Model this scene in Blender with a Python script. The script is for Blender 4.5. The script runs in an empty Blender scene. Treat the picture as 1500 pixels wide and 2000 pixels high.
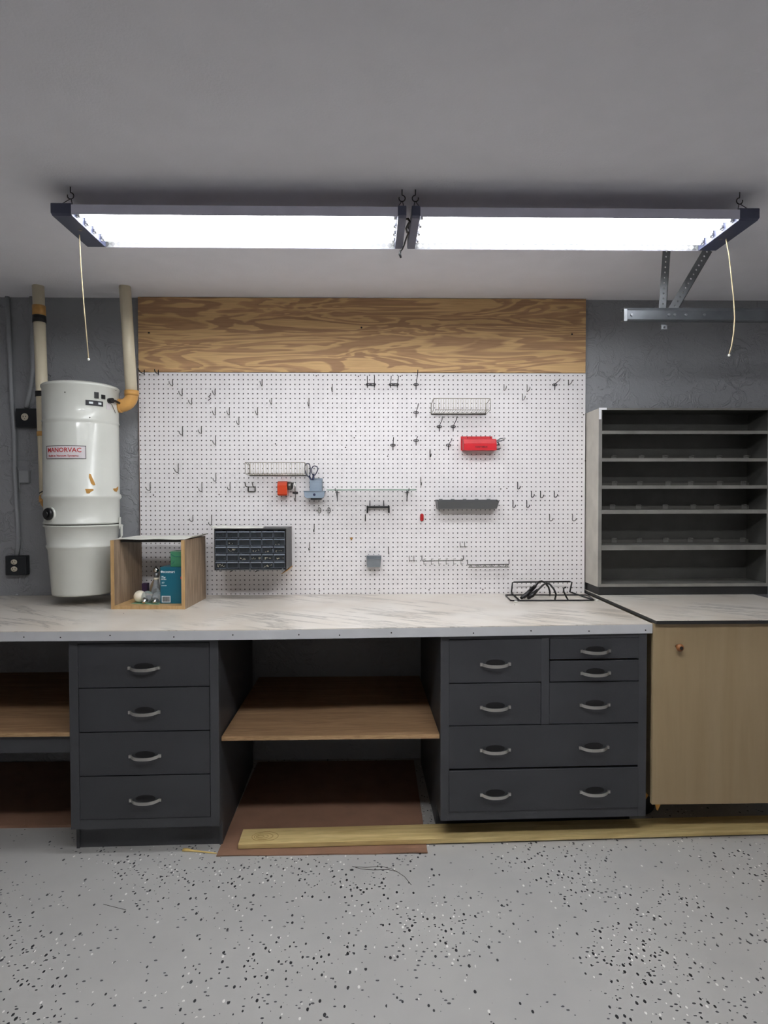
import bpy, math, random
from math import pi, sin, cos, radians as rad
from mathutils import Vector, Matrix
random.seed(7)
S = bpy.context.scene
COL = S.collection

# ------------------------------------------------------------------ camera
CAM = Vector((1.261, -3.371, 1.454)); YAW, PITCH, ROLL, FPX = .020, -.023, -.002, 1200
_fw = Vector((sin(YAW)*cos(PITCH), cos(YAW)*cos(PITCH), sin(PITCH)))
_r = Vector((cos(YAW), -sin(YAW), 0)); _u = _r.cross(_fw)
_R = cos(ROLL)*_r + sin(ROLL)*_u; _U = -sin(ROLL)*_r + cos(ROLL)*_u
cd = bpy.data.cameras.new('camera'); cam = bpy.data.objects.new('camera', cd); COL.objects.link(cam)
cd.sensor_fit = 'VERTICAL'; cd.sensor_height = 24; cd.lens = FPX/2000*24; cd.clip_start = .02
m = Matrix.Identity(4)
for i in range(3):
    m[i][0], m[i][1], m[i][2], m[i][3] = _R[i], _U[i], -_fw[i], CAM[i]
cam.matrix_world = m
S.camera = cam

# ------------------------------------------------------------------ light level
S.view_settings.view_transform = 'Standard'; S.view_settings.look = 'None'
S.view_settings.exposure = 0.0; S.view_settings.gamma = 1; S.view_settings.use_curve_mapping = False
w = bpy.data.worlds.new('world'); S.world = w; w.use_nodes = True
w.node_tree.nodes['Background'].inputs[0].default_value = (.6, .65, .75, 1)
w.node_tree.nodes['Background'].inputs[1].default_value = .02
TUBE = 26.0        # brightness of the fluorescent tubes over the bench
TUBE_REAR = 46.0   # brightness of the tubes of the garage's other shop lights

def at(px, py, Y):      # photo measurement -> point on the vertical plane y = Y
    d = _fw + _R*((px-750)/FPX) - _U*((py-1000)/FPX)
    return CAM + d*((Y-CAM.y)/d.y)
def atz(px, py, Z):
    d = _fw + _R*((px-750)/FPX) - _U*((py-1000)/FPX)
    return CAM + d*((Z-CAM.z)/d.z)

# ------------------------------------------------------------------ materials
def s2l(c):
    return tuple(((v/255)/12.92 if v/255 <= .04045 else ((v/255+.055)/1.055)**2.4) for v in c)
def new_mat(name):
    mt = bpy.data.materials.new(name); mt.use_nodes = True
    return mt, mt.node_tree.nodes, mt.node_tree.links, mt.node_tree.nodes['Principled BSDF']
def N(nd, t, **kw):
    n = nd.new(t)
    for k, v in kw.items():
        if k in n.inputs.keys(): n.inputs[k].default_value = v
        else: setattr(n, k, v)
    return n
def ramp(nd, stops, interp='LINEAR'):
    r = nd.new('ShaderNodeValToRGB'); r.color_ramp.interpolation = interp
    e = r.color_ramp.elements
    while len(e) < len(stops): e.new(.5)
    for el, (p, c) in zip(e, stops):
        el.position = p; el.color = (*c, 1) if len(c) == 3 else c
    return r
def mapping(nd, lk, scale, rot=(0, 0, 0)):
    tc = nd.new('ShaderNodeTexCoord'); mp = nd.new('ShaderNodeMapping')
    mp.inputs['Scale'].default_value = scale; mp.inputs['Rotation'].default_value = rot
    lk.new(tc.outputs['Object'], mp.inputs['Vector']); return mp.outputs[0]
def plain(name, c, rough=.5, metal=0, spec=.5, var=.06, bump=0, bscale=60, coat=0, trans=0, ior=1.45, alpha=1):
    mt, nd, lk, b = new_mat(name)
    c = s2l(c)
    b.inputs['Roughness'].default_value = rough; b.inputs['Metallic'].default_value = metal
    b.inputs['Specular IOR Level'].default_value = spec; b.inputs['Coat Weight'].default_value = coat
    b.inputs['Transmission Weight'].default_value = trans; b.inputs['IOR'].default_value = ior
    v = mapping(nd, lk, (1, 1, 1))
    nz = N(nd, 'ShaderNodeTexNoise', Scale=9.0, Detail=6.0); lk.new(v, nz.inputs['Vector'])
    rp = ramp(nd, [(.3, tuple(x*(1-var) for x in c)), (.7, tuple(min(1, x*(1+var)) for x in c))])
    lk.new(nz.outputs[0], rp.inputs[0]); lk.new(rp.outputs[0], b.inputs['Base Color'])
    if bump:
        n2 = N(nd, 'ShaderNodeTexNoise', Scale=float(bscale), Detail=4.0); lk.new(v, n2.inputs['Vector'])
        bp = N(nd, 'ShaderNodeBump', Strength=bump, Distance=.003); lk.new(n2.outputs[0], bp.inputs['Height'])
        lk.new(bp.outputs[0], b.inputs['Normal'])
    return mt
def emit(name, c, s):
    mt, nd, lk, b = new_mat(name)
    b.inputs['Base Color'].default_value = (.9, .9, .9, 1)
    b.inputs['Emission Color'].default_value = (*c, 1); b.inputs['Emission Strength'].default_value = s
    return mt
def wood(name, c0, c1, scale, axis='x', rough=.6, sharp=False, dist=2.0, wscale=3.0, stops=None, fine=.86):
    """grain that runs along one axis; object coordinates"""
    mt, nd, lk, b = new_mat(name)
    b.inputs['Roughness'].default_value = rough; b.inputs['Specular IOR Level'].default_value = .3
    st = {'x': (scale*.08, scale, scale), 'y': (scale, scale*.08, scale), 'z': (scale, scale, scale*.08)}[axis]
    v = mapping(nd, lk, st)
    n1 = N(nd, 'ShaderNodeTexNoise', Scale=wscale, Detail=5.0, Roughness=.55, Distortion=dist); lk.new(v, n1.inputs['Vector'])
    r1 = ramp(nd, stops or [(.3, s2l(c0)), (.7, s2l(c1))], 'LINEAR'); lk.new(n1.outputs[0], r1.inputs[0])
    n2 = N(nd, 'ShaderNodeTexNoise', Scale=wscale*9, Detail=3.0); lk.new(v, n2.inputs['Vector'])
    r2 = ramp(nd, [(.35, (fine,)*3), (.65, (1, 1, 1))]); lk.new(n2.outputs[0], r2.inputs[0])
    mx = N(nd, 'ShaderNodeMix', data_type='RGBA', blend_type='MULTIPLY'); mx.inputs[0].default_value = 1
    lk.new(r1.outputs[0], mx.inputs[6]); lk.new(r2.outputs[0], mx.inputs[7]); lk.new(mx.outputs[2], b.inputs['Base Color'])
    return mt

M = {}
M['navy'] = plain('end_cap_paint', (72, 76, 98), .4)
M['fixture'] = plain('fixture_steel', (212, 212, 228), .35, .1)
M['reflector'] = plain('reflector_white', (238, 238, 240), .35)
M['tube'] = emit('tube_glow', (.95, .97, 1), TUBE)
M['tube_rear'] = emit('tube_glow_rear', (.975, .98, 1), TUBE_REAR)
M['cap_metal'] = plain('tube_cap', (190, 190, 190), .3, .9)
M['dark_wire'] = plain('dark_wire', (66, 64, 68), .4, .6)
M['zinc'] = plain('zinc_wire', (128, 126, 120), .35, .8)
M['dull_wire'] = plain('dull_wire', (96, 94, 90), .42, .7)
M['galv'] = plain('galvanised_steel', (128, 131, 134), .4, .75, var=.2)
M['track'] = plain('track_steel', (104, 108, 112), .34, .8, var=.2)
M['cord'] = plain('pull_cord', (214, 196, 158), .8)
M['pvc'] = plain('cream_pvc', (216, 206, 180), .35, var=.04)
M['tan'] = plain('tan_pvc', (196, 148, 82), .35, var=.12)
M['black'] = plain('black_plastic', (20, 20, 22), .4)
M['blackiron'] = plain('black_iron', (30, 30, 31), .38, .4)
M['can'] = plain('off_white_enamel', (212, 214, 206), .28, coat=.3, var=.03)
M['can_seam'] = plain('dark_seam', (34, 34, 30), .7)
M['label'] = plain('label_paper', (216, 210, 212), .5)
M['red_ink'] = plain('red_ink', (178, 30, 30), .5)
M['ink'] = plain('dark_ink', (28, 28, 34), .5)
M['white_ink'] = plain('white_ink', (225, 232, 235), .5)
M['glue'] = plain('glue_residue', (178, 132, 66), .7, var=.2)
M['paint_gray'] = plain('cabinet_paint', (54, 55, 58), .5, var=.05, bump=.15, bscale=160)
M['frame_gray'] = plain('cabinet_frame_paint', (61, 62, 65), .5, var=.05, bump=.15, bscale=160)
M['handle'] = plain('brushed_nickel', (188, 186, 182), .28, .95)
M['cup_black'] = plain('finger_cup', (24, 24, 25), .45)
M['knob'] = plain('wooden_knob', (128, 82, 44), .4)
M['brass'] = plain('brass', (182, 136, 70), .3, .9)
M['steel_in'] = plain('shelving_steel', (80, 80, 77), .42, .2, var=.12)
M['steel_lip'] = plain('shelving_rear_lip', (104, 103, 98), .4, .3)
M['steel_clip'] = plain('divider_clip_steel', (132, 132, 128), .4, .4)
M['basket_rail'] = plain('dulled_cream_wire', (142, 136, 122), .4)
M['basket'] = plain('cream_coated_wire', (196, 188, 168), .4)
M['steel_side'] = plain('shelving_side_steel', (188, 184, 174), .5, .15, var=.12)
M['steel_edge'] = plain('worn_steel_edge', (148, 147, 142), .38, .6, var=.18)
M['plinth'] = plain('dark_plinth', (36, 36, 36), .6)
M['outlet_box'] = plain('dark_outlet_box', (30, 33, 37), .4)
M['outlet_face'] = plain('outlet_face', (206, 198, 178), .4)
M['red'] = plain('red_plastic', (196, 34, 44), .35)
M['deep_red'] = plain('deep_red', (160, 26, 30), .35)
M['orange'] = plain('orange_red_metal', (196, 66, 32), .28, .1, coat=.5)
M['bluegray'] = plain('blue_gray_plastic', (132, 146, 160), .4)
M['bin'] = plain('gray_bin_plastic', (118, 124, 130), .45)
M['darkgray'] = plain('dark_gray_plastic', (82, 83, 84), .4)
M['navyblue'] = plain('navy_grip', (24, 30, 62), .4)
M['teal'] = plain('teal_card', (6, 92, 112), .5)
M['green'] = plain('green_card', (64, 132, 96), .6)
M['green_top'] = plain('pale_green_card', (150, 196, 168), .6)
M['whitepaper'] = plain('white_plastic_film', (226, 226, 218), .5)
M['hardboard'] = plain('brown_hardboard', (134, 102, 82), .6, var=.12)
M['crate_wrap'] = plain('purple_carton', (64, 44, 78), .5)
M['amber'] = plain('clear_brown_pack', (190, 168, 140), .2, trans=.6)
M['leaflet'] = plain('green_leaflet', (120, 160, 130), .5, var=.5)
M['bulb_white'] = plain('white_glass', (236, 228, 208), .12, coat=.6)
M['bulb_clear'] = plain('frosted_clear_glass', (225, 232, 235), .06, trans=.75, ior=1.2)
M['chrome'] = plain('chrome', (220, 220, 220), .12, 1.0)
M['drawer_clear'] = plain('smoked_clear_plastic', (34, 39, 43), .18, coat=.6)
M['drawer_lip'] = plain('clear_drawer_lip', (112, 120, 132), .2, coat=.4)
M['bits'] = plain('hardware_bits', (176, 170, 150), .5, .2, var=.4)
M['conduit'] = plain('painted_conduit', (150, 153, 156), .42)
M['glass'] = plain('clear_glass', (225, 235, 228), .08)
M['glass'].node_tree.nodes['Principled BSDF'].inputs['Alpha'].default_value = .16
M['glass_edge'] = plain('green_glass_edge', (124, 146, 132), .2)
M['edge_strip'] = plain('painted_edge_strip', (196, 197, 199), .5, var=.05)
M['splinter'] = plain('raw_splinter', (206, 178, 110), .8)
M['hair'] = plain('gray_fibre', (96, 92, 88), .7)
M['screw'] = plain('screw_head', (60, 56, 52), .4, .7)
M['side_ply'] = wood('cabinet_ply', (150, 130, 98), (160, 141, 110), 5, 'z', .6, dist=1.5, wscale=1.2, fine=.95)
M['shelf_ply'] = wood('shelf_ply', (136, 106, 76), (168, 136, 102), 8, 'x', .6, dist=2.0)
M['shelf_ply_edge'] = wood('shelf_ply_edge', (150, 118, 84), (196, 164, 122), 90, 'x', .7, dist=.2)
M['pine'] = wood('yellow_pine', (186, 160, 104), (226, 204, 146), 9, 'x', .6, dist=1.4, wscale=2.2)
M['box_wood'] = wood('box_laminate', (128, 108, 88), (176, 154, 130), 42, 'z', .5, dist=.3, wscale=2)
M['box_edge'] = wood('box_edge_band', (172, 138, 92), (196, 162, 116), 16, 'z', .5, dist=.4)

def mat_plywood():
    mt, nd, lk, b = new_mat('plywood_face')
    b.inputs['Roughness'].default_value = .6; b.inputs['Specular IOR Level'].default_value = .25
    v = mapping(nd, lk, (1.3, 1, 10.5))
    nz = N(nd, 'ShaderNodeTexNoise', Scale=1.0, Detail=3.5, Roughness=.5, Distortion=.75); lk.new(v, nz.inputs['Vector'])
    L, D, Mi = s2l((214, 178, 128)), s2l((172, 136, 102)), s2l((192, 154, 112))
    r = ramp(nd, [(0, L), (.38, D), (.42, L), (.45, L), (.458, D), (.505, Mi), (.515, L), (.545, L), (.56, D), (.62, D), (.63, L), (1, Mi)])
    lk.new(nz.outputs[0], r.inputs[0])
    v2 = mapping(nd, lk, (2.2, 1, 60))
    n2 = N(nd, 'ShaderNodeTexNoise', Scale=2.5, Detail=4.0, Distortion=.6); lk.new(v2, n2.inputs['Vector'])
    r2 = ramp(nd, [(.35, (.84, .82, .8)), (.62, (1, 1, 1))]); lk.new(n2.outputs[0], r2.inputs[0])
    mx = N(nd, 'ShaderNodeMix', data_type='RGBA', blend_type='MULTIPLY'); mx.inputs[0].default_value = 1
    lk.new(r.outputs[0], mx.inputs[6]); lk.new(r2.outputs[0], mx.inputs[7]); lk.new(mx.outputs[2], b.inputs['Base Color'])
    return mt
M['plywood'] = mat_plywood()

def mat_marble():
    mt, nd, lk, b = new_mat('marble_laminate')
    b.inputs['Roughness'].default_value = .3
    tc = nd.new('ShaderNodeTexCoord')
    mp = nd.new('ShaderNodeMapping'); mp.vector_type = 'TEXTURE'
    mp.inputs['Rotation'].default_value = (0, 0, rad(-32)); mp.inputs['Scale'].default_value = (1, .16, 1)
    lk.new(tc.outputs['Object'], mp.inputs['Vector'])
    nz = N(nd, 'ShaderNodeTexNoise', Scale=2.6, Detail=7.0, Roughness=.62, Distortion=.5); lk.new(mp.outputs[0], nz.inputs['Vector'])
    r = ramp(nd, [(.0, (1, 1, 1)), (.5, (1, 1, 1)), (.555, (.5, .49, .48)), (.585, (.92, .92, .91)), (.66, (.62, .61, .60)), (.7, (1, 1, 1))])
    lk.new(nz.outputs[0], r.inputs[0])
    n3 = N(nd, 'ShaderNodeTexNoise', Scale=2.2, Detail=2.0); lk.new(tc.outputs['Object'], n3.inputs['Vector'])
    r3 = ramp(nd, [(.42, (0, 0, 0)), (.6, (1, 1, 1))]); lk.new(n3.outputs[0], r3.inputs[0])
    mx0 = N(nd, 'ShaderNodeMix', data_type='RGBA'); lk.new(r3.outputs[0], mx0.inputs[0])
    mx0.inputs[6].default_value = (1, 1, 1, 1); lk.new(r.outputs[0], mx0.inputs[7])
    n2 = N(nd, 'ShaderNodeTexNoise', Scale=3.0, Detail=3.0); lk.new(tc.outputs['Object'], n2.inputs['Vector'])
    r2 = ramp(nd, [(.35, s2l((212, 203, 190))), (.65, s2l((226, 221, 212)))]); lk.new(n2.outputs[0], r2.inputs[0])
    mx = N(nd, 'ShaderNodeMix', data_type='RGBA', blend_type='MULTIPLY'); mx.inputs[0].default_value = 1
    lk.new(mx0.outputs[2], mx.inputs[6]); lk.new(r2.outputs[0], mx.inputs[7]); lk.new(mx.outputs[2], b.inputs['Base Color'])
    return mt
M['marble'] = mat_marble()

def mat_floor():
    mt, nd, lk, b = new_mat('flake_epoxy_floor')
    b.inputs['Roughness'].default_value = .42
    v = mapping(nd, lk, (1, 1, 1))
    nz = N(nd, 'ShaderNodeTexNoise', Scale=2.6, Detail=3.0, Roughness=.6); lk.new(v, nz.inputs['Vector'])
    base = ramp(nd, [(.3, s2l((172, 171, 168))), (.7, s2l((182, 181, 177)))]); lk.new(nz.outputs[0], base.inputs[0])
    cur = base.outputs[0]
    def layer(cur, scale, rad_, thr_lo, thr_hi, col, seed, st=(1, .62, 1), rot=.6):
        mv = nd.new('ShaderNodeMapping'); mv.inputs['Location'].default_value = (seed, seed*.7, 0)
        mv.inputs['Scale'].default_value = st; mv.inputs['Rotation'].default_value = (0, 0, rot); lk.new(v, mv.inputs['Vector'])
        vo = N(nd, 'ShaderNodeTexVoronoi', Scale=float(scale)); vo.voronoi_dimensions = '2D'; lk.new(mv.outputs[0], vo.inputs['Vector'])
        sep = nd.new('ShaderNodeSeparateColor'); lk.new(vo.outputs['Color'], sep.inputs[0])
        mr = nd.new('ShaderNodeMapRange'); mr.inputs[1].default_value = .4; mr.inputs[2].default_value = .62
        mr.inputs[3].default_value = thr_hi; mr.inputs[4].default_value = thr_lo; lk.new(nz.outputs[0], mr.inputs[0])
        g = N(nd, 'ShaderNodeMath', operation='GREATER_THAN'); lk.new(sep.outputs[0], g.inputs[0]); lk.new(mr.outputs[0], g.inputs[1])
        rr = N(nd, 'ShaderNodeMath', operation='MULTIPLY'); lk.new(sep.outputs[1], rr.inputs[0]); rr.inputs[1].default_value = rad_
        l = N(nd, 'ShaderNodeMath', operation='LESS_THAN'); lk.new(vo.outputs['Distance'], l.inputs[0]); lk.new(rr.outputs[0], l.inputs[1])
        mu = N(nd, 'ShaderNodeMath', operation='MULTIPLY'); lk.new(g.outputs[0], mu.inputs[0]); lk.new(l.outputs[0], mu.inputs[1])
        mx = N(nd, 'ShaderNodeMix', data_type='RGBA'); lk.new(mu.outputs[0], mx.inputs[0]); lk.new(cur, mx.inputs[6])
        mx.inputs[7].default_value = (*s2l(col), 1); return mx.outputs[2]
    cur = layer(cur, 60, .285, .62, .955, (36, 37, 40), 3.1)
    cur = layer(cur, 72, .26, .66, .97, (70, 71, 74), 8.3, (.62, 1, 1), -.5)
    cur = layer(cur, 62, .25, .86, .985, (226, 225, 220), 14.2)
    lk.new(cur, b.inputs['Base Color'])
    n2 = N(nd, 'ShaderNodeTexNoise', Scale=9.0, Detail=3.0); lk.new(v, n2.inputs['Vector'])
    bp = N(nd, 'ShaderNodeBump', Strength=.12, Distance=.01); lk.new(n2.outputs[0], bp.inputs['Height']); lk.new(bp.outputs[0], b.inputs['Normal'])
    return mt
M['floor'] = mat_floor()

def mat_stucco():
    mt, nd, lk, b = new_mat('painted_stucco')
    b.inputs['Roughness'].default_value = .55
    b.inputs['Base Color'].default_value = (*s2l((142, 144, 147)), 1)
    v = mapping(nd, lk, (1, 1, 1))
    n1 = N(nd, 'ShaderNodeTexNoise', Scale=11.0, Detail=4.0, Roughness=.6, Distortion=.9); lk.new(v, n1.inputs['Vector'])
    r0 = ramp(nd, [(.40, (0, 0, 0)), (.5, (1, 1, 1)), (.53, (.2, .2, .2)), (.66, (.0, .0, .0))]); lk.new(n1.outputs[0], r0.inputs[0])
    n4 = N(nd, 'ShaderNodeTexNoise', Scale=5.0, Detail=2.0); lk.new(v, n4.inputs['Vector'])
    r4 = ramp(nd, [(.42, (.12, .12, .12)), (.62, (1, 1, 1))]); lk.new(n4.outputs[0], r4.inputs[0])
    r1 = N(nd, 'ShaderNodeMath', operation='MULTIPLY'); lk.new(r0.outputs[0], r1.inputs[0]); lk.new(r4.outputs[0], r1.inputs[1])
    n2 = N(nd, 'ShaderNodeTexNoise', Scale=120.0, Detail=2.0); lk.new(v, n2.inputs['Vector'])
    ad = N(nd, 'ShaderNodeMath', operation='MULTIPLY_ADD'); lk.new(n2.outputs[0], ad.inputs[0]); ad.inputs[1].default_value = .25; lk.new(r1.outputs[0], ad.inputs[2])
    bp = N(nd, 'ShaderNodeBump', Strength=.85, Distance=.005); lk.new(ad.outputs[0], bp.inputs['Height']); lk.new(bp.outputs[0], b.inputs['Normal'])
    return mt
M['stucco'] = mat_stucco()
M['ceiling'] = plain('ceiling_paint', (240, 240, 246), .8, spec=.2, var=.015, bump=.35, bscale=150)
M['wall_pale'] = plain('pale_wall_paint', (222, 220, 220), .8, spec=.2)
M['pegboard'] = plain('white_pegboard', (233, 230, 230), .5, spec=.35, var=.012)
M['peg_edge'] = plain('pegboard_edge', (96, 68, 46), .7)

def mat_diamond():
    mt, nd, lk, b = new_mat('diamond_plate')
    b.inputs['Roughness'].default_value = .45
    v = mapping(nd, lk, (1, 1, 1), (0, rad(45), 0))
    ck = N(nd, 'ShaderNodeTexChecker', Scale=60.0); lk.new(v, ck.inputs['Vector'])
    cr = ramp(nd, [(0, (.05, .05, .052)), (1, (.13, .135, .13))]); lk.new(ck.outputs[1], cr.inputs[0]); lk.new(cr.outputs[0], b.inputs['Base Color'])
    bp = N(nd, 'ShaderNodeBump', Strength=.7, Distance=.003); lk.new(ck.outputs[1], bp.inputs['Height']); lk.new(bp.outputs[0], b.inputs['Normal'])
    return mt
M['diamond'] = mat_diamond()

# ------------------------------------------------------------------ mesh builder
class MB:
    def __init__(s): s.v = []; s.f = []; s.sm = []
    def add(s, vs, fs, smooth=False):
        o = len(s.v); s.v += [tuple(x) for x in vs]
        for f in fs: s.f.append(tuple(i+o for i in f)); s.sm.append(smooth)
        return s
    def box(s, x0, x1, y0, y1, z0, z1):
        vs = [(x, y, z) for z in (z0, z1) for y in (y0, y1) for x in (x0, x1)]
        return s.add(vs, [(0, 2, 3, 1), (4, 5, 7, 6), (0, 1, 5, 4), (2, 6, 7, 3), (0, 4, 6, 2), (1, 3, 7, 5)])
    def prism(s, poly, a, b, axis='z', smooth=False):
        """poly: 2-D outline, extruded along axis from a to b (x: yz, y: xz, z: xy)"""
        n = len(poly)
        P = {'z': lambda p, t: (p[0], p[1], t), 'y': lambda p, t: (p[0], t, p[1]), 'x': lambda p, t: (t, p[0], p[1])}[axis]
        s.add([P(p, a) for p in poly]+[P(p, b) for p in poly],
              [tuple(range(n))[::-1], tuple(range(n, 2*n))]+[(i, (i+1) % n, n+(i+1) % n, n+i) for i in range(n)], smooth)
        return s
    def tube(s, pts, r, n=8, closed=False, cap=True):
        pts = [Vector(p) for p in pts]; k = len(pts)
        rs = r if isinstance(r, (list, tuple)) else [r]*k
        vs = []; ref = None
        for i, p in enumerate(pts):
            if closed: t = (pts[(i+1) % k]-pts[i-1])
            else: t = pts[min(i+1, k-1)]-pts[max(i-1, 0)]
            t = t.normalized() if t.length > 1e-9 else Vector((0, 0, 1))
            if ref is None:
                ref = Vector((0, 0, 1)) if abs(t.z) < .9 else Vector((1, 0, 0))
            a = (ref - t*ref.dot(t))
            if a.length < 1e-6: a = Vector((1, 0, 0)) - t*t.x
            a.normalize(); ref = a; b = t.cross(a)
            vs += [p + (a*cos(2*pi*j/n)+b*sin(2*pi*j/n))*rs[i] for j in range(n)]
        fs = []
        for i in range(k if closed else k-1):
            o, q = i*n, ((i+1) % k)*n
            fs += [(o+j, o+(j+1) % n, q+(j+1) % n, q+j) for j in range(n)]
        o = len(s.v); s.add(vs, fs, True)
        if cap and not closed:
            s.f.append(tuple(o+j for j in range(n))[::-1]); s.sm.append(False)
            s.f.append(tuple(o+(k-1)*n+j for j in range(n))); s.sm.append(False)
        return s
    def lathe(s, prof, c=(0, 0, 0), n=32, axis='z', caps=True):
        vs = []
        for r, h in prof:
            for j in range(n):
                a = 2*pi*j/n; x, y = r*cos(a), r*sin(a)
                p = {'z': (x, y, h), 'y': (x, h, y), 'x': (h, x, y)}[axis]
                vs.append((p[0]+c[0], p[1]+c[1], p[2]+c[2]))
        k = len(prof); fs = []
        for i in range(k-1):
            fs += [(i*n+j, i*n+(j+1) % n, (i+1)*n+(j+1) % n, (i+1)*n+j) for j in range(n)]
        o = len(s.v); s.add(vs, fs, True)
        if caps:
            s.f.append(tuple(o+j for j in range(n))[::-1]); s.sm.append(False)
            s.f.append(tuple(o+(k-1)*n+j for j in range(n))); s.sm.append(False)
        return s
    def sphere(s, c, r, n=20, m_=12, sc=(1, 1, 1)):
        prof = [(max(1e-4, r*sin(pi*i/m_)), -r*cos(pi*i/m_)) for i in range(m_+1)]
        o = len(s.v); s.lathe(prof, (0, 0, 0), n)
        for i in range(o, len(s.v)):
            v = s.v[i]; s.v[i] = (v[0]*sc[0]+c[0], v[1]*sc[1]+c[1], v[2]*sc[2]+c[2])
        return s
    def cylpatch(s, cx, cy, r, a0, a1, z0, z1, n=14, t=.0008, slant=0):
        vs = []
        for i in range(n+1):
            a = rad(a0+(a1-a0)*i/n); dz = slant*(i/n)
            for rr in (r, r+t):
                for z in (z0, z1): vs.append((cx+rr*cos(a), cy+rr*sin(a), z+dz))
        fs = []
        for i in range(n):
            o = i*4; q = o+4
            fs += [(o+2, q+2, q+3, o+3), (o, o+1, q+1, q), (o+1, o+3, q+3, q+1), (o, q, q+2, o+2)]
        fs += [(0, 2, 3, 1), (n*4, n*4+1, n*4+3, n*4+2)]
        return s.add(vs, fs, False)
    def build(s, name, mat, parent=None, bev=0, seg=2, local=False, kind=None, label=None, xf=None):
        me = bpy.data.meshes.new(name); vs = s.v
        if xf is not None: vs = [xf @ Vector(v) for v in vs]
        if parent is not None and not local:
            mi = root_matrix(parent).inverted(); vs = [mi @ Vector(v) for v in vs]
        me.from_pydata([tuple(v) for v in vs], [], s.f); me.update()
        me.polygons.foreach_set('use_smooth', s.sm)
        me.materials.append(M[mat] if isinstance(mat, str) else mat)
        import bmesh
        bm = bmesh.new(); bm.from_mesh(me); bmesh.ops.recalc_face_normals(bm, faces=bm.faces); bm.to_mesh(me); bm.free()
        o = bpy.data.objects.new(name, me); COL.objects.link(o)
        if parent is not None: o.parent = parent
        if bev:
            b = o.modifiers.new('bevel', 'BEVEL'); b.width = bev; b.segments = seg; b.limit_method = 'ANGLE'
        if kind: o['kind'] = kind
        if label: o['label'] = label
        return o
def build_each(mb, name, mat, parent=None, **kw):
    """every separate piece of mb becomes a mesh of its own"""
    n = len(mb.v); p = list(range(n))
    def f(a):
        while p[a] != a: p[a] = p[p[a]]; a = p[a]
        return a
    for fc in mb.f:
        for i in fc[1:]: p[f(i)] = f(fc[0])
    groups = {}
    for k, fc in enumerate(mb.f): groups.setdefault(f(fc[0]), []).append(k)
    out = []
    for ks in groups.values():
        q = MB(); mp = {}
        for k in ks:
            nf = []
            for i in mb.f[k]:
                if i not in mp: mp[i] = len(q.v); q.v.append(mb.v[i])
                nf.append(mp[i])
            q.f.append(tuple(nf)); q.sm.append(mb.sm[k])
        out.append(q.build(name, mat, parent, **kw))
    return out
MAT = {}
def root_matrix(o):
    while o.parent is not None: o = o.parent
    return MAT.get(o.name, Matrix.Identity(4))
def thing(name, label, cat, loc, rot=0, group=None):
    o = bpy.data.objects.new(name, None); COL.objects.link(o)
    o.location = loc; o.rotation_euler = (0, 0, rot); o.empty_display_size = .05
    MAT[o.name] = Matrix.Translation(loc) @ Matrix.Rotation(rot, 4, 'Z')
    return tag(o, label, cat, group)
def tag(o, label, cat, group=None):
    o['label'] = label; o['category'] = cat
    if group: o['group'] = group
    return o
def copy_tree(o, parent=None):
    c = o.copy(); COL.objects.link(c); c.parent = parent
    for ch in list(o.children): copy_tree(ch, c)
    return c
def text_part(body, name, mat, parent, size, xform, extrude=.0003, align='CENTER', squeeze=None):
    """raised lettering; xform maps a local (x, z) of the line onto a world point"""
    cu = bpy.data.curves.new(name, 'FONT'); cu.body = body; cu.size = size; cu.align_x = align; cu.align_y = 'CENTER'
    cu.extrude = extrude; cu.resolution_u = 2; cu.offset = size*.012
    t = bpy.data.objects.new(name, cu); COL.objects.link(t)
    me = bpy.data.meshes.new_from_object(t.evaluated_get(bpy.context.evaluated_depsgraph_get()))
    bpy.data.objects.remove(t)
    vs = [v.co.copy() for v in me.vertices]
    if squeeze:
        wd = max(v.x for v in vs)-min(v.x for v in vs); k = squeeze/wd
    else: k = 1
    mi = root_matrix(parent).inverted()
    for v, p in zip(me.vertices, vs): v.co = mi @ Vector(xform(p.x*k, p.y, p.z))
    me.materials.clear(); me.materials.append(M[mat])
    o = bpy.data.objects.new(name, me); COL.objects.link(o); o.parent = parent
    return o

ZC = .924; ZCEIL = 2.543

# ------------------------------------------------------------------ room shell
MB().box(-2.4, 4.3, -5.6, .12, -.1, 0).build('floor', 'floor', kind='structure')
MB().box(-2.4, 4.3, -5.6, .12, ZCEIL, ZCEIL+.1).build('ceiling', 'ceiling', kind='structure')
MB().box(-2.4, 4.3, .02, .12, 0, ZCEIL).build('wall_back', 'stucco', kind='structure')
MB().box(-2.5, -2.4, -5.6, .12, 0, ZCEIL).build('wall_left', 'wall_pale', kind='structure')
MB().box(4.3, 4.4, -5.6, .12, 0, ZCEIL).build('wall_right', 'wall_pale', kind='structure')
MB().box(-2.4, 4.3, -5.7, -5.6, 0, ZCEIL).build('wall_front', 'wall_pale', kind='structure')

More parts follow.
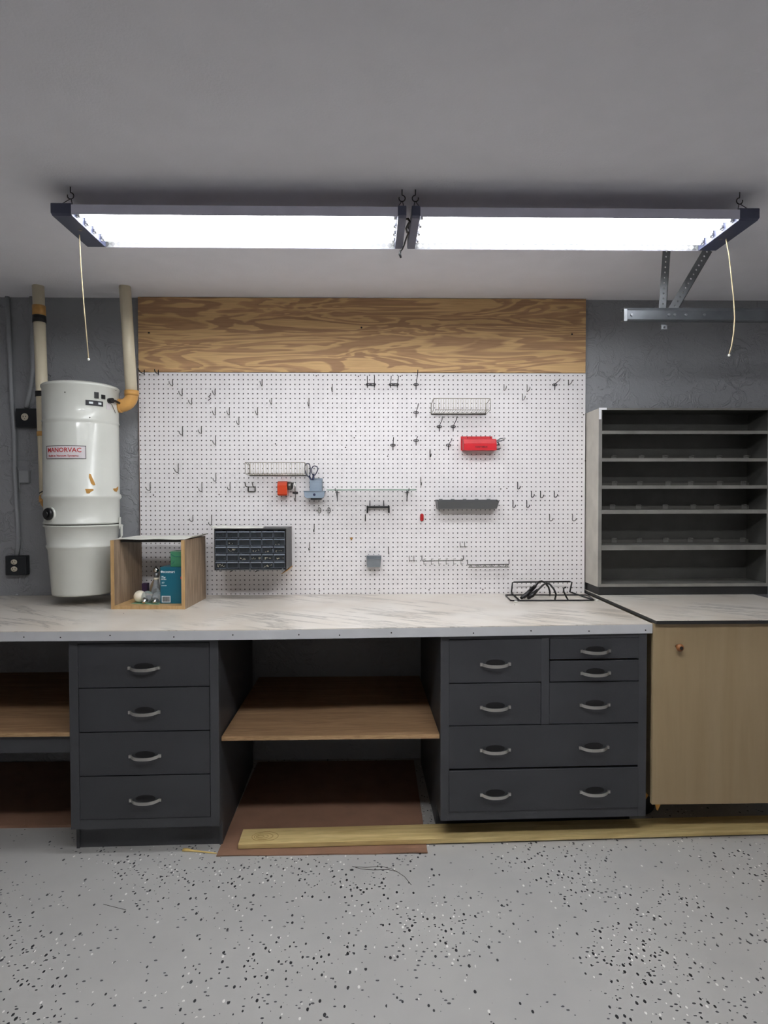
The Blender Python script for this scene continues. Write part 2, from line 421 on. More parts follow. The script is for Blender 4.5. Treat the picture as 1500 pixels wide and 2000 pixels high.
# ------------------------------------------------------------------ shop lights
def make_shop_light(tube_mat):
    """local: x length 1.232 centred, y depth .283 centred, z 0 = bottom rim; the wide end cap is at -x"""
    L2, D2, H = .616, .1415, .037
    t = thing('shop_light', 'x', 'light', (0, 0, 0))
    xi0, xi1 = -L2+.07, L2-.03
    # housing: roof and long aprons
    h = MB(); h.prism([(-D2, 0), (-D2+.0025, 0), (-D2+.0025, H-.004), (D2-.0025, H-.004), (D2-.0025, 0), (D2, 0), (D2, H-.004), (D2-.008, H), (-D2+.008, H), (-D2, H-.004)], xi0, xi1, 'x')
    h.build('housing', 'fixture', t, local=True)
    for sg in (-1, 1):
        a = MB(); a.prism([(sg*(D2-.003), .001), (sg*(D2-.0045), .001), (sg*(D2-.0065), .024), (sg*(D2-.003), .024)], xi0+.001, xi1-.001, 'x')
        a.build('diamond_plate_strip', 'diamond', t, local=True)
    r = MB()
    n = 4; pitch = .066
    prof = []
    for k in range(n):
        c = (k-1.5)*pitch
        prof += [(c-pitch/2, .0255), (c-pitch*.25, .0315), (c+pitch*.25, .0315)]
    prof += [(1.5*pitch+pitch/2, .0255), (2*pitch, .0322), (-2*pitch, .0322)]
    r.prism(prof, xi0+.001, xi1-.001, 'x'); r.build('reflector', 'reflector', t, local=True)
    for k in range(n):
        c = (k-1.5)*pitch
        tb = MB().tube([(xi0+.012, c, .0165), (xi1-.012, c, .0165)], .0082, 12).build('tube', tube_mat, t, local=True)
        cp = MB()
        for x in (xi0+.001, xi1-.013): cp.tube([(x, c, .0165), (x+.012, c, .0165)], .0088, 12)
        build_each(cp, 'tube_cap', 'cap_metal', tb, local=True)
        sk = MB()
        for x in (xi0+.001, xi1-.004): sk.box(x, x+.003, c-.006, c+.006, .007, .03)
        build_each(sk, 'lamp_holder', 'reflector', t, local=True)
    for x0, x1 in ((-L2, xi0), (xi1, L2)):
        c = MB().prism([(-D2-.002, .004), (-D2+.01, -.002), (D2-.01, -.002), (D2+.002, .004), (D2+.002, H), (D2-.006, H+.003), (-D2+.006, H+.003), (-D2-.002, H)], x0, x1, 'x')
        c.build('end_cap', 'navy', t, local=True, bev=.002)
    for x in (-L2+.05, L2-.022):
        for yy in (-.118, .118):
            wv = MB(); e = .030 if x < 0 else .008
            wv.tube([(x-e, yy, H), (x-e, yy, H+.004), (x+.006, yy, ZH-.042), (x+.010, yy, ZH-.042), (x+.014, yy, H+.004), (x+.014, yy, H)], .0015, 6)
            wv.build('hanger_wire', 'dark_wire', t, local=True)
            hk = MB()
            a = [(x+.008+.011*cos(rad(q)), yy, ZH-.031+.011*sin(rad(q))) for q in range(-200, 95, 18)]
            hk.tube(a+[(x+.008, yy, ZH-.018), (x+.008, yy, ZH)], .002, 6)
            hk.build('ceiling_hook', 'dark_wire', t, local=True)
    bo = MB().lathe([(.006, -.004), (.006, 0), (.0035, .001)], (-L2+.045, -.02, 0), 12)
    bo.build('switch_bushing', 'zinc', t, local=True)
    return t
ZF = 2.438; ZH = ZCEIL-ZF
LL = make_shop_light('tube')
tag(LL, 'left shop light of the pair over the bench, wide end cap on its left', 'light', 'fluorescent shop lights over the bench')
LR = copy_tree(LL)
tag(LR, 'right shop light of the pair over the bench, near the garage door track', 'light', 'fluorescent shop lights over the bench')
LL.location = (.769, -1.0585, ZF); LR.location = (2.020, -1.0585, ZF); LR.rotation_euler.z = pi
MAT[LL.name] = Matrix.Translation(LL.location)
# the garage's other lamps, the same kind, over and behind the camera
REAR = [(.70, -2.34, ZF), (1.96, -2.34, ZF)]
LB = make_shop_light('tube_rear'); LB.location = REAR[0]
tag(LB, 'left shop light of the second pair, farther from the bench wall', 'light', 'other shop lights of the garage')
for q in REAR[1:]:
    c = copy_tree(LB); c.location = q; tag(c, 'right shop light of the second pair, farther from the bench wall', 'light', 'other shop lights of the garage')

# the power cable that links the two shop lights, and its clip
cb = MB()
cb.tube([(1.387, -1.14, 2.456), (1.394, -1.14, 2.457), (1.401, -1.135, 2.45), (1.396, -1.12, 2.446), (1.390, -1.10, 2.440), (1.394, -1.08, 2.435), (1.401, -1.06, 2.442), (1.396, -1.0, 2.447), (1.390, -.95, 2.44), (1.384, -.93, 2.433), (1.377, -.927, 2.428), (1.374, -.925, 2.416), (1.379, -.922, 2.402)],
        [.003, .004, .004, .004, .004, .004, .003, .003, .003, .003, .004, .0055, .0035], 8)
tag(cb.build('power_cable', 'black'), 'dark power cable looped between the two shop lights with a dangling end', 'cable')

def pull_cord(pts, lab):
    t = thing('pull_cord', lab, 'cord', pts[0], 0, 'pull cords of the shop lights')
    MB().tube(pts, .0021, 8).build('cord', 'cord', t)
    e = Vector(pts[-1])
    MB().sphere((e.x, e.y, e.z-.004), .005, 10, 8).build('knot', 'whitepaper', t)
    return t
a, b = at(155, 456, -1.04), at(173, 700, -1.04)
a.z = ZF-.003
pull_cord([a, a.lerp(b, .25)+Vector((-.003, 0, 0)), a.lerp(b, .55)+Vector((-.003, 0, 0)), b], 'straight thin pull cord hanging from the left shop light')
P5 = [at(1418, 463, -1.04), at(1424, 500, -1.04), at(1429, 545, -1.04), at(1433, 585, -1.04), at(1435, 620, -1.04), at(1433, 650, -1.04), at(1429, 675, -1.04), at(1424, 692, -1.04)]
P5[0].z = ZF-.003
pull_cord(P5, 'curved pull cord hanging from the right shop light, right of the track')

# ------------------------------------------------------------------ plywood strip over the pegboard
t = thing('plywood_board', 'plywood board with swirling grain fixed over the pegboard under the ceiling', 'board', (0, 0, 2.139))
MB().box(0, 2.438, -.001, .018, 2.139, 2.541).build('board', 'plywood', t, bev=.001)
for px, py in ((291, 650), (706, 640), (1117, 653)):
    p = at(px, py, 0); MB().lathe([(.005, -.003), (.005, 0)], (p.x, 0, p.z), 10, 'y').build('screw', 'screw', t)

# ------------------------------------------------------------------ pegboard with real holes
HX0, HZ0, HP = .0065, 2.136-.0127, .0254
NX, NZ = 96, 48
def hole(c, r): return (HX0+c*HP, HZ0-r*HP)
def snap(p): return (HX0+round((p.x-HX0)/HP)*HP, HZ0-round((HZ0-p.z)/HP)*HP)
def perforated(xs, zs, cents_x, cents_z, R, y0, y1, n=8):
    """plate in the xz plane from y0 (front) to y1 with one round hole in each cell"""
    v = []; f = []; sm = []
    for i, cx in enumerate(cents_x):
        for j, cz in enumerate(cents_z):
            o = len(v)
            x0, x1 = xs[i], xs[i+1]; z0, z1 = sorted((zs[j], zs[j+1]))
            outer = [(x1, cz), (x1, z1), (cx, z1), (x0, z1), (x0, cz), (x0, z0), (cx, z0), (x1, z0)]
            v += [(x, y0, z) for x, z in outer]
            for y in (y0, y1):
                v += [(cx+R*cos(2*pi*k/n), y, cz+R*sin(2*pi*k/n)) for k in range(n)]
            for k in range(n):
                k2 = (k+1) % n
                f.append((o+k, o+8+k, o+8+k2, o+k2)); sm.append(False)
                f.append((o+8+k, o+16+k, o+16+k2, o+8+k2)); sm.append(True)
    X0, X1, Z0, Z1 = xs[0], xs[-1], min(zs), max(zs)
    o = len(v); v += [(X0, y0, Z0), (X1, y0, Z0), (X1, y0, Z1), (X0, y0, Z1), (X0, y1, Z0), (X1, y1, Z0), (X1, y1, Z1), (X0, y1, Z1)]
    for q in ((0, 1, 5, 4), (1, 2, 6, 5), (2, 3, 7, 6), (3, 0, 4, 7)): f.append(tuple(o+i for i in q)); sm.append(False)
    return v, f, sm
t = thing('pegboard', 'white pegboard full of small holes filling the wall above the worktop', 'pegboard', (0, 0, ZC))
cx_ = [HX0+i*HP for i in range(NX)]; cz_ = [HZ0-j*HP for j in range(NZ)]
xs = [0]+[c+HP/2 for c in cx_[:-1]]+[2.438]
zs = [2.136]+[c-HP/2 for c in cz_[:-1]]+[ZC-.001 if cz_[-1]-HP/2 < ZC else cz_[-1]-HP/2]
mb = MB(); mb.v, mb.f, mb.sm = perforated(xs, zs, cx_, cz_, .0037, 0, .0055)
pn = mb.build('panel', 'pegboard', t)
pn.data.materials.append(M['peg_edge'])
pn.data.polygons.foreach_set('material_index', [1 if q else 0 for q in mb.sm])
MB().box(-.003, -.0003, -.0005, .018, ZC, 2.136).build('edge_strip', 'peg_edge', t)
for px, py in ((618, 734), (700, 735), (782, 735), (865, 735), (965, 735), (1055, 733), (692, 855), (675, 874), (757, 891), (1143, 900), (624, 1154), (740, 1153), (838, 1152), (943, 1151), (300, 967), (428, 966), (538, 867), (641, 1078), (1140, 810), (1136, 970), (978, 955), (990, 954)):
    p = at(px, py, 0); MB().lathe([(.0034, -.0015), (.0034, 0)], (p.x, 0, p.z), 8, 'y').build('screw', 'screw', t)

# ------------------------------------------------------------------ main worktop
t = thing('worktop', 'long worktop of pale marbled laminate along the pegboard wall', 'worktop', (.8, -.45, ZC-.04))
front = [(-2.35, -.903), (.8, -.898), (2.438, -.828)]
poly = front+[(2.438, -.001), (-.004, -.001), (-.004, .019), (-2.35, .019)]
MB().prism([(x, y+.0005) for x, y in front]+poly[3:], ZC-.003, ZC, 'z').build('top', 'marble', t)
MB().prism([(-2.35, -.875), (.8, -.872), (2.43, -.802), (2.43, -.004), (-2.35, -.004)], ZC-.022, ZC-.0032, 'z').build('deck', 'shelf_ply', t)
mb = MB(); mb.prism([(-2.35, -.903), (.8, -.898), (2.438, -.828), (2.438, -.808), (.8, -.878), (-2.35, -.883)], ZC-.041, ZC-.0032, 'z')
mb.prism([(2.431, -.808), (2.438, -.808), (2.438, -.002), (2.431, -.002)], ZC-.041, ZC-.0032, 'z')
mb.build('front_edge', 'edge_strip', t, bev=.0008)
for px in (60, 130, 225, 347, 460, 586, 664, 764, 924, 1037, 1152, 1265):
    p = at(px, 1238, -.85); x = p.x
    y = (-.898+.07*(x-.8)/1.638) if x > .8 else -.8985
    MB().lathe([(.003, -.001), (.003, .002)], (x, y, ZC-.020+random.uniform(-.008, .006)), 8, 'y').build('nail', 'screw', t)

# ------------------------------------------------------------------ drawer cabinets
def handle(parent, x, z, y, big=False):
    """bar pull: a bowed bar over a black recessed oval cup"""
    W = .059
    h = MB(); pts = []; n = 12
    for i in range(n+1):
        u = -1+2*i/n
        pts.append((x+u*W, y-.004-.026*(1-abs(u)**3.2), z-.004*(1-u*u)))
    # flat bar swept as a ribbon with height
    vs = []; fs = []
    hh = .0065
    for p in pts:
        vs += [(p[0], p[1], p[2]-hh), (p[0], p[1], p[2]+hh), (p[0], p[1]+.004, p[2]+hh), (p[0], p[1]+.004, p[2]-hh)]
    for i in range(n):
        o = i*4; q = o+4
        fs += [(o, o+1, q+1, q), (o+1, o+2, q+2, q+1), (o+2, o+3, q+3, q+2), (o+3, o, q, q+3)]
    fs += [(0, 3, 2, 1), (n*4, n*4+1, n*4+2, n*4+3)]
    h.add(vs, fs)
    for sg in (-1, 1): h.box(x+sg*W-.006, x+sg*W+.006, y-.007, y+.001, z-hh, z+hh)
    o = h.build('handle', 'handle', parent, local=True, bev=.001)
    c = MB(); c.lathe([(.04, -.0012), (.04, 0)], (0, 0, 0), 28, 'y')
    c.v = [(v[0]+x, v[1]+y, v[2]*.36+z+.006) for v in c.v]
    c.build('finger_cup', 'cup_black', o, local=True)

def drawer(parent, x0, x1, z0, z1, handles, out=0, hz=None):
    g = .0022
    d = MB().box(x0+g, x1-g, -.001-out, .018, z0+g, z1-g).build('drawer', 'paint_gray', parent, local=True, bev=.0012)
    b = MB(); b.box(x0+.012, x1-.012, .018, .55, z0+.012, z0+.02)
    b.box(x0+.012, x0+.022, .018, .55, z0+.02, z1-.02); b.box(x1-.022, x1-.012, .018, .55, z0+.02, z1-.02)
    b.build('drawer_box', 'shelf_ply', d, local=True)
    for hx, hz_ in handles: handle(d, hx, hz_, -.001-out)
    return d

def cabinet(label, x0, y0, rot, W, drawers, stiles, toe_y):
    """local: x from left outer edge, y 0 at the front face, z from floor"""
    t = thing('drawer_cabinet', label, 'cabinet', (x0, y0, 0), rot)
    D = .80
    b = MB(); b.box(0, .018, .019, D, .105, .878); b.box(W-.018, W, .019, D, .105, .878)
    b.box(.018, W-.018, .019, D, .105, .12); b.box(.018, W-.018, D-.008, D, .12, .878); b.box(.018, W-.018, .019, D-.01, .866, .878)
    b.build('carcass', 'frame_gray', t, local=True)
    f = MB(); f.box(0, .036, 0, .019, .105, .880); f.box(W-.036, W, 0, .019, .105, .880)
    f.box(.036, W-.036, 0, .019, .105, .143); f.box(.036, W-.036, 0, .019, .866, .880)
    for s_ in stiles: f.box(*s_)
    f.build('face_frame', 'frame_gray', t, local=True, bev=.0008)
    k = MB(); k.box(.012, W-.012, toe_y, toe_y+.018, 0, .105)
    k.box(0, .012, toe_y-.008, D, 0, .105); k.box(W-.012, W, toe_y-.008, D, 0, .105)
    k.build('toe_kick', 'frame_gray', t, local=True)
    for d in drawers: drawer(t, *d)
    return t

dz = [.866, .684, .503, .3225, .143]
W1 = .6
cabinet('dark gray four-drawer cabinet left of the open shelf bay', .033, -.873, .022, W1,
        [(.036, W1-.036, dz[i+1], dz[i], [(.301, (.765, .584, .403, .222)[i])]) for i in range(4)], [], .055)
W2 = .873
x = 1.545
cabinet('wide dark gray cabinet of seven drawers right of the open shelf bay', x, -.842, .022, W2,
        [(.033, .425, .682, .866, [(.229, .761)]),
         (.033, .423, .504, .682, [(.229, .581)]),
         (.457, W2-.033, .776, .866, [(.651, .812)], .001),
         (.457, W2-.033, .682, .773, [(.651, .719)], .002),
         (.455, W2-.033, .504, .682, [(.650, .584)]),
         (.033, W2-.033, .322, .504, [(.229, .401), (.647, .404)]),
         (.033, W2-.033, .143, .318, [(.229, .216), (.650, .218)], .005)],
        [(.423, .457, 0, .019, .504, .866)], .165)
# ------------------------------------------------------------------ open bay: shelf, cleats
t = thing('plywood_shelf', 'plywood shelf spanning the open bay between the two dark gray cabinets', 'shelf', (1.09, -.42, .447))
MB().prism([(.636, -.832), (1.542, -.826), (1.523, .015), (.636, .015)], .4475, .465, 'z').build('board', 'shelf_ply', t)
mb = MB(); mb.prism([(.636, -.8325), (1.542, -.8265), (1.542, -.832+.002), (.636, -.8315)], .448, .4645, 'z')
for k in (.4525, .4585): mb.prism([(.636, -.8335), (1.542, -.8275), (1.542, -.826), (.636, -.832)], k, k+.0012, 'z')
mb.build('edge_ply', 'shelf_ply_edge', t)
mb = MB(); mb.box(.640, .660, -.70, 0, .41, .447)
mb.build('cleat', 'frame_gray', t)
MB().box(1.503, 1.523, -.70, 0, .41, .447).build('cleat', 'frame_gray', t)

# left bay
t = thing('plywood_shelf', 'plywood shelf with gray apron at the left edge, beside the four-drawer cabinet', 'shelf', (-.8, -.42, .42))
MB().prism([(-2.35, -.862), (.028, -.862), (.0095, .016), (-2.35, .016)], .484, .501, 'z').build('board', 'shelf_ply', t)
MB().box(-2.35, .028, -.8635, -.862, .4845, .5005).build('edge_ply', 'shelf_ply_edge', t)
MB().box(-2.35, .028, -.85, -.812, .413, .4835).build('apron', 'frame_gray', t)
MB().box(-2.35, .01, -.62, -.582, .395, .4835).build('rear_rail', 'frame_gray', t)
MB().box(-.018, .020, -.63, -.54, 0, .395).build('leg', 'frame_gray', t)
tag(MB().box(-2.35, .0, -.66, .0, .0, .012).build('floor_panel', 'hardboard'), 'brown panel on the floor under the left shelf', 'panel')

# ------------------------------------------------------------------ floor pieces
mb = MB(); n = 16
top = []; bot = []
for i in range(n+1):
    xx = .627+(1.486-.627)*i/n; lift = .003*max(0, sin(i*.9))+(.004 if i in (13, 14, 15) else 0)
    top.append((xx, -.898, .004+lift)); bot.append((xx, -.898, lift*.8))
vs = top+bot+[(p[0], -.86, .004) for p in top]+[(p[0], -.86, 0) for p in top]+[(p[0]+.004, -.01, .004) for p in top]+[(p[0]+.004, -.01, 0) for p in top]
q = n+1; fs = []
for i in range(n):
    fs += [(i, i+1, 2*q+i+1, 2*q+i), (2*q+i, 2*q+i+1, 4*q+i+1, 4*q+i), (q+i, i+q+1, i+1, i), (q+i, 3*q+i, 3*q+i+1, q+i+1), (3*q+i, 5*q+i, 5*q+i+1, 3*q+i+1), (4*q+i, 4*q+i+1, 5*q+i+1, 5*q+i)]
fs += [(0, q, 3*q, 2*q), (2*q, 3*q, 5*q, 4*q), (n, 2*q+n, 3*q+n, q+n), (2*q+n, 4*q+n, 5*q+n, 3*q+n)]
mb.add(vs, fs)
tag(mb.build('hardboard_sheet', 'hardboard'), 'thin brown hardboard sheet on the floor of the open bay, under the pine plank', 'sheet')

# pine plank, local x along its length
t = thing('pine_plank', 'long yellow pine plank on the floor in front of the cabinets', 'plank', (.706, -.857, .006), .0262)
MB().box(0, 2.75, 0, .118, 0, .02).build('plank', 'pine', t, local=True, bev=.0015)
kn = MB()
for k, (rx, rz) in enumerate(((.012, .006), (.022, .012), (.034, .02), (.048, .03))):
    kn.tube([(.085+rx*1.15*cos(2*pi*i/24)+.006*k, .055+rz*1.2*sin(2*pi*i/24), .0199) for i in range(24)], .0009, 5, closed=True)
M['knot'] = plain('pine_knot', (136, 104, 48), .7)
kn.build('knot_rings', 'knot', t, local=True)
sp = MB(); a, b = atz(358, 1659, .004), atz(423, 1666, .003)
sp.tube([a, a.lerp(b, .12)+Vector((0, 0, .002)), a.lerp(b, .3), b], [.010, .0095, .0055, .003], 7)
sp.v = [(v[0], v[1], max(.0004, v[2]*.6)) for v in sp.v]
tag(sp.build('wood_splinter', 'splinter'), 'pale wood splinter on the floor left of the brown hardboard sheet', 'splinter')
hr = MB()
for pts in (((688, 1692), (705, 1697), (730, 1699), (757, 1698), (775, 1702), (790, 1712), (803, 1728)), ((690, 1693), (715, 1694), (745, 1692), (765, 1697), (780, 1705))):
    hr.tube([atz(x, y, .0012) for x, y in pts], .0011, 5)
tag(hr.build('fibre_strand', 'hair'), 'gray curved strand of fibre lying on the speckled floor', 'strand')
a, b = atz(202, 1766, .001), atz(246, 1777, .001)
tag(MB().tube([a, b], .0009, 5).build('fibre_strand', 'hair'), 'short straight gray strand on the floor at the left', 'strand')
c = atz(687, 1699, .002)
tag(MB().sphere(c, .008, 10, 6, (1, .6, .3)).build('debris_crumb', 'ink'), 'dark crumb on the floor at the end of the curved strand', 'debris')

# ------------------------------------------------------------------ right plywood cabinet and its top
t = thing('plywood_cabinet', 'tall plain plywood cabinet on casters at the right, with a round wooden knob', 'cabinet', (2.85, -.42, 0))
mb = MB(); mb.box(2.462, 3.25, -.81, -.03, .158, .925)
mb.build('carcass', 'side_ply', t)
d = MB().box(2.440, 3.262, -.832, -.812, .158, .925).build('door', 'side_ply', t, bev=.001)
kx, kz = 2.541, .829
MB().lathe([(.008, -.832), (.007, -.844), (.014, -.850), (.0165, -.857), (.013, -.864), (.004, -.866)], (kx, 0, kz), 20, 'y').build('knob', 'knob', d)
MB().lathe([(.0075, -.8665), (.0075, -.865)], (kx+.001, 0, kz), 14, 'y').build('knob_screw', 'screw', d)
MB().prism([(2.462, .158), (2.494, .158), (2.486, .138), (2.477, .118), (2.472, .122)], -.805, -.80, 'y').build('corner_bracket', 'brass', t)
for cxx, cyy in ((2.51, -.60), (3.2, -.60), (2.51, -.1), (3.2, -.1)):
    c = MB(); c.prism([(cxx-.022, .158), (cxx+.022, .158), (cxx+.01, .09), (cxx+.0, .075), (cxx-.012, .09)], cyy-.02, cyy-.017, 'y')
    c.prism([(cxx-.022, .158), (cxx+.022, .158), (cxx+.01, .09), (cxx+.0, .075), (cxx-.012, .09)], cyy+.017, cyy+.02, 'y')
    c.box(cxx-.024, cxx+.024, cyy-.021, cyy+.021, .152, .158)
    k = c.build('caster', 'brass', t)
    MB().lathe([(.045, -.014), (.0475, -.008), (.0475, .008), (.045, .014)], (cxx, cyy, .0475), 20, 'y').build('caster_wheel', 'black', k)
t = thing('worktop', 'raised marbled worktop with a dark edge on the plywood cabinet at the right', 'worktop', (2.86, -.42, .9255))
MB().box(2.4445, 3.272, -.849, .018, .9255, .9395).build('core', 'plinth', t)
MB().box(2.4445, 3.272, -.850, .018, .9396, .942).build('top', 'marble', t)

# ------------------------------------------------------------------ steel shelving
X0, X1, Y0 = 2.444, 3.352, -.188
t = thing('steel_shelf_unit', 'steel bin shelving unit with six dark open compartments at the right', 'shelf unit', (2.9, -.1, .985))
MB().box(X0+.006, X1-.006, Y0+.004, .017, .9425, .984).build('plinth', 'plinth', t)
MB().box(X0, X1, .012, .017, .985, 1.92).build('back_panel', 'steel_in', t)
mb = MB(); mb.v, mb.f, mb.sm = [], [], []
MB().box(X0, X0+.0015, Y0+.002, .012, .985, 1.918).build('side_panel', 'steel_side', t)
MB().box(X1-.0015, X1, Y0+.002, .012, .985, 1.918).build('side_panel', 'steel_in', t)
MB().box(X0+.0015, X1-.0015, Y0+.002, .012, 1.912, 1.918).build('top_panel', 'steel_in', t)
for xx in (X0-.0005, X1-.0175):
    p = MB(); p.box(xx, xx+.018, Y0, Y0+.002, .985, 1.918)
    p.build('front_flange', 'steel_edge', t, bev=.0006)
SH = [(1.918, 1.908, 0), (1.801, 1.784, 0), (1.658, 1.641, 1), (1.516, 1.498, 1), (1.388, 1.368, 1), (1.203, 1.178, 1), (1.001, .985, 0)]
c = MB(); c.box(X0-.0008, X0+.040, Y0-.0018, Y0-.0008, 1.909, 1.920); c.box(X0-.0008, X0+.012, Y0-.0018, Y0-.0008, 1.86, 1.909)
c.build('corner_plate', 'reflector', t)
for z1, z0, clips in SH:
    s_ = MB(); s_.box(X0+.016, X1-.016, Y0-.001, Y0+.0015, z0, z1)
    if z1 < 1.9: s_.box(X0+.0018, X1-.0018, Y0+.0015, .0118, z1-.0022, z1-.0006)
    so = s_.build('shelf', 'steel_edge', t, bev=.0004)
    if clips:
        r_ = MB(); r_.box(X0+.004, X1-.004, -.012, -.010, z1-.0005, z1+.018); r_.build('rear_lip', 'steel_lip', so)
        for k in range(6):
            cxx = X0+.150+k*.145+random.uniform(-.010, .010)
            c = MB(); c.box(cxx-.014, cxx+.014, -.0145, -.0122, z1+.002, z1+.027)
            c.box(cxx-.014, cxx-.003, -.034, -.0122, z1+.025, z1+.027); c.box(cxx+.004, cxx+.014, -.028, -.0122, z1+.021, z1+.023)
            c.build('divider_clip', 'steel_clip', so)

# ------------------------------------------------------------------ central vacuum canister
VX, VY, R0 = -.21, -.215, .177
t = thing('vacuum_canister', 'tall off-white central vacuum canister mounted on the wall at the left', 'vacuum', (VX, VY, .974))
up = MB().lathe([(.02, 2.022), (R0-.02, 2.024), (R0-.002, 2.018), (R0+.004, 2.012), (R0+.004, 2.004), (R0-.001, 2.0), (R0-.001, 1.842), (R0+.002, 1.836), (R0-.003, 1.828), (R0-.001, 1.818),
                 (R0-.001, 1.478), (R0+.006, 1.470), (R0+.007, 1.458), (R0-.001, 1.448), (R0-.002, 1.342), (R0+.002, 1.336), (R0+.002, 1.330), (R0-.01, 1.326)], (VX, VY, 0), 72)
up = up.build('body', 'can', t)
MB().lathe([(.13, 2.021), (.125, 2.030), (.02, 2.032)], (VX, VY, 0), 48).build('lid_disc', 'can', t)
MB().lathe([(R0-.006, 1.3225), (R0-.006, 1.331)], (VX, VY, 0), 64).build('gasket', 'can_seam', t)
bk = MB().lathe([(.139, .978), (.143, .974), (.145, .982), (.160, 1.20), (.1665, 1.212), (.168, 1.219), (.163, 1.226), (.171, 1.31), (.179, 1.316), (.179, 1.322), (.168, 1.3235)], (VX, VY, 0), 72)
bk.build('dust_bucket', 'can', t)
br = MB().box(VX-.09, VX+.09, -.042, .018, 1.86, 1.95); br.build('wall_bracket', 'galv', t)
RL = R0
def cyl(a, z, r=RL): return (VX+r*cos(rad(a)), VY+r*sin(rad(a)), z)
lb = MB().cylpatch(VX, VY, RL, -124, -59, 1.645, 1.708, 20); lb = lb.build('maker_label', 'label', t)
bd = MB()
for a0, a1, z0, z1 in ((-124, -59, 1.645, 1.6475), (-124, -59, 1.7055, 1.708), (-124, -123.2, 1.645, 1.708), (-59.8, -59, 1.645, 1.708)):
    bd.cylpatch(VX, VY, RL+.0008, a0, a1, z0, z1, 16)
bd.build('label_border', 'ink', lb)
def on_can(ac, zc, rr=RL+.0012):
    return lambda x, z, e: (VX+(rr+e)*cos(rad(ac)+x/RL), VY+(rr+e)*sin(rad(ac)+x/RL), zc+z)
text_part('MANORVAC', 'label_title', 'red_ink', lb, .030, on_can(-93, 1.686), squeeze=.168)
text_part('Built-in Vacuum Systems', 'label_subtitle', 'red_ink', lb, .013, on_can(-94, 1.659), squeeze=.15)
for poly_, nm in ((((-55, 1.574), (-52.5, 1.572), (-50.5, 1.555), (-47, 1.53), (-46, 1.519), (-49, 1.517), (-52.5, 1.527), (-54, 1.545), (-55.5, 1.556)), 'g'),
                  (((-61, 1.500), (-49, 1.500), (-49, 1.492), (-53, 1.486), (-55, 1.478), (-59, 1.478)), 'g'),
                  (((-14, 1.502), (4, 1.515), (3, 1.50), (-3, 1.487), (-10, 1.49)), 'g')):
    g = MB(); n = len(poly_)
    ca = sum(p[0] for p in poly_)/n; cz = sum(p[1] for p in poly_)/n
    vs = [cyl(ca, cz, RL+.0006)]+[cyl(p[0], p[1], RL+.0004) for p in poly_]
    g.add(vs, [(0, i+1, (i+1) % n+1) for i in range(n)]); g.build('glue_patch', 'glue', t)
for a0, a1, z0, z1 in ((-46, -39.5, 1.942, 1.972), (-35, -28.5, 1.943, 1.963)):
    MB().cylpatch(VX, VY, RL, a0, a1, z0, z1, 3, .004).build('rocker_switch', 'black', t)
st_ = MB().cylpatch(VX, VY, RL, -59, -32, 1.905, 1.930, 8).build('rating_sticker', 'ink', t)
bl = MB()
for a0, a1 in ((-54, -48), (-40, -35)): bl.cylpatch(VX, VY, RL+.0008, a0, a1, 1.913, 1.923, 3)
build_each(bl, 'sticker_print', 'white_ink', st_)
MB().cylpatch(VX, VY, RL, -26, -17, 1.896, 1.925, 4).build('faded_sticker', 'label', t)
p0 = cyl(-20, 1.938, RL)
cd_ = MB(); cd_.tube([cyl(-20, 1.94, RL-.002), cyl(-20, 1.94, RL+.022)], .013, 12)
cd_.tube([cyl(-20, 1.94, RL+.012), cyl(-12, 1.942, RL+.014), cyl(0, 1.94, RL+.012), cyl(12, 1.936, RL+.012), cyl(22, 1.925, RL+.006), cyl(35, 1.91, RL)], .006, 8)
cd_.tube([cyl(8, 1.935, RL+.014), cyl(9, 1.945, RL+.03), cyl(12, 1.962, RL+.05)], [.006, .009, .008], 8)
cd_.build('power_plug', 'black', t)
tw = MB(); tw.tube([cyl(-20, 1.93, RL+.003), cyl(-14, 1.922, RL+.002), cyl(-9, 1.90, RL+.002), cyl(-4, 1.885, RL+.001)], .0015, 6); tw.build('tie_wire', 'zinc', t)
for a_, z_ in ((-88, 1.962), (-1, 2.001), (-53, 1.846)):
    MB().tube([cyl(a_, z_, RL-.003), cyl(a_, z_, RL+.001)], .003, 8).build('rivet', 'screw', t)
# black inlet cap
ac = -118
pc = Vector(cyl(ac, 1.379, RL)); dr = Vector((cos(rad(ac)), sin(rad(ac)), 0))
ic = MB(); ic.tube([pc-dr*.012, pc+dr*.004], .036, 24); ic.build('inlet_collar', 'can', t)
ic = MB(); ic.tube([pc+dr*.002, pc+dr*.014, pc+dr*.02], [.030, .030, .026], 24); ic.tube([pc+dr*.02, pc+dr*.027], .017, 16)
ic.build('inlet_cap', 'black', t)
# latch on the right
lt = MB()
for zz0, zz1, off in ((1.30, 1.358, .004), (1.262, 1.315, .012)):
    lt.cylpatch(VX, VY, RL+off, 1, 8, zz0, zz1, 3, .004)
lt.tube([cyl(1, 1.315, RL+.012), cyl(9, 1.315, RL+.012)], .006, 8)
lt.tube([cyl(4, 1.265, RL+.014), cyl(3, 1.255, RL+.012), cyl(0, 1.250, RL+.006)], .004, 8)
lt.build('latch', 'can', t)

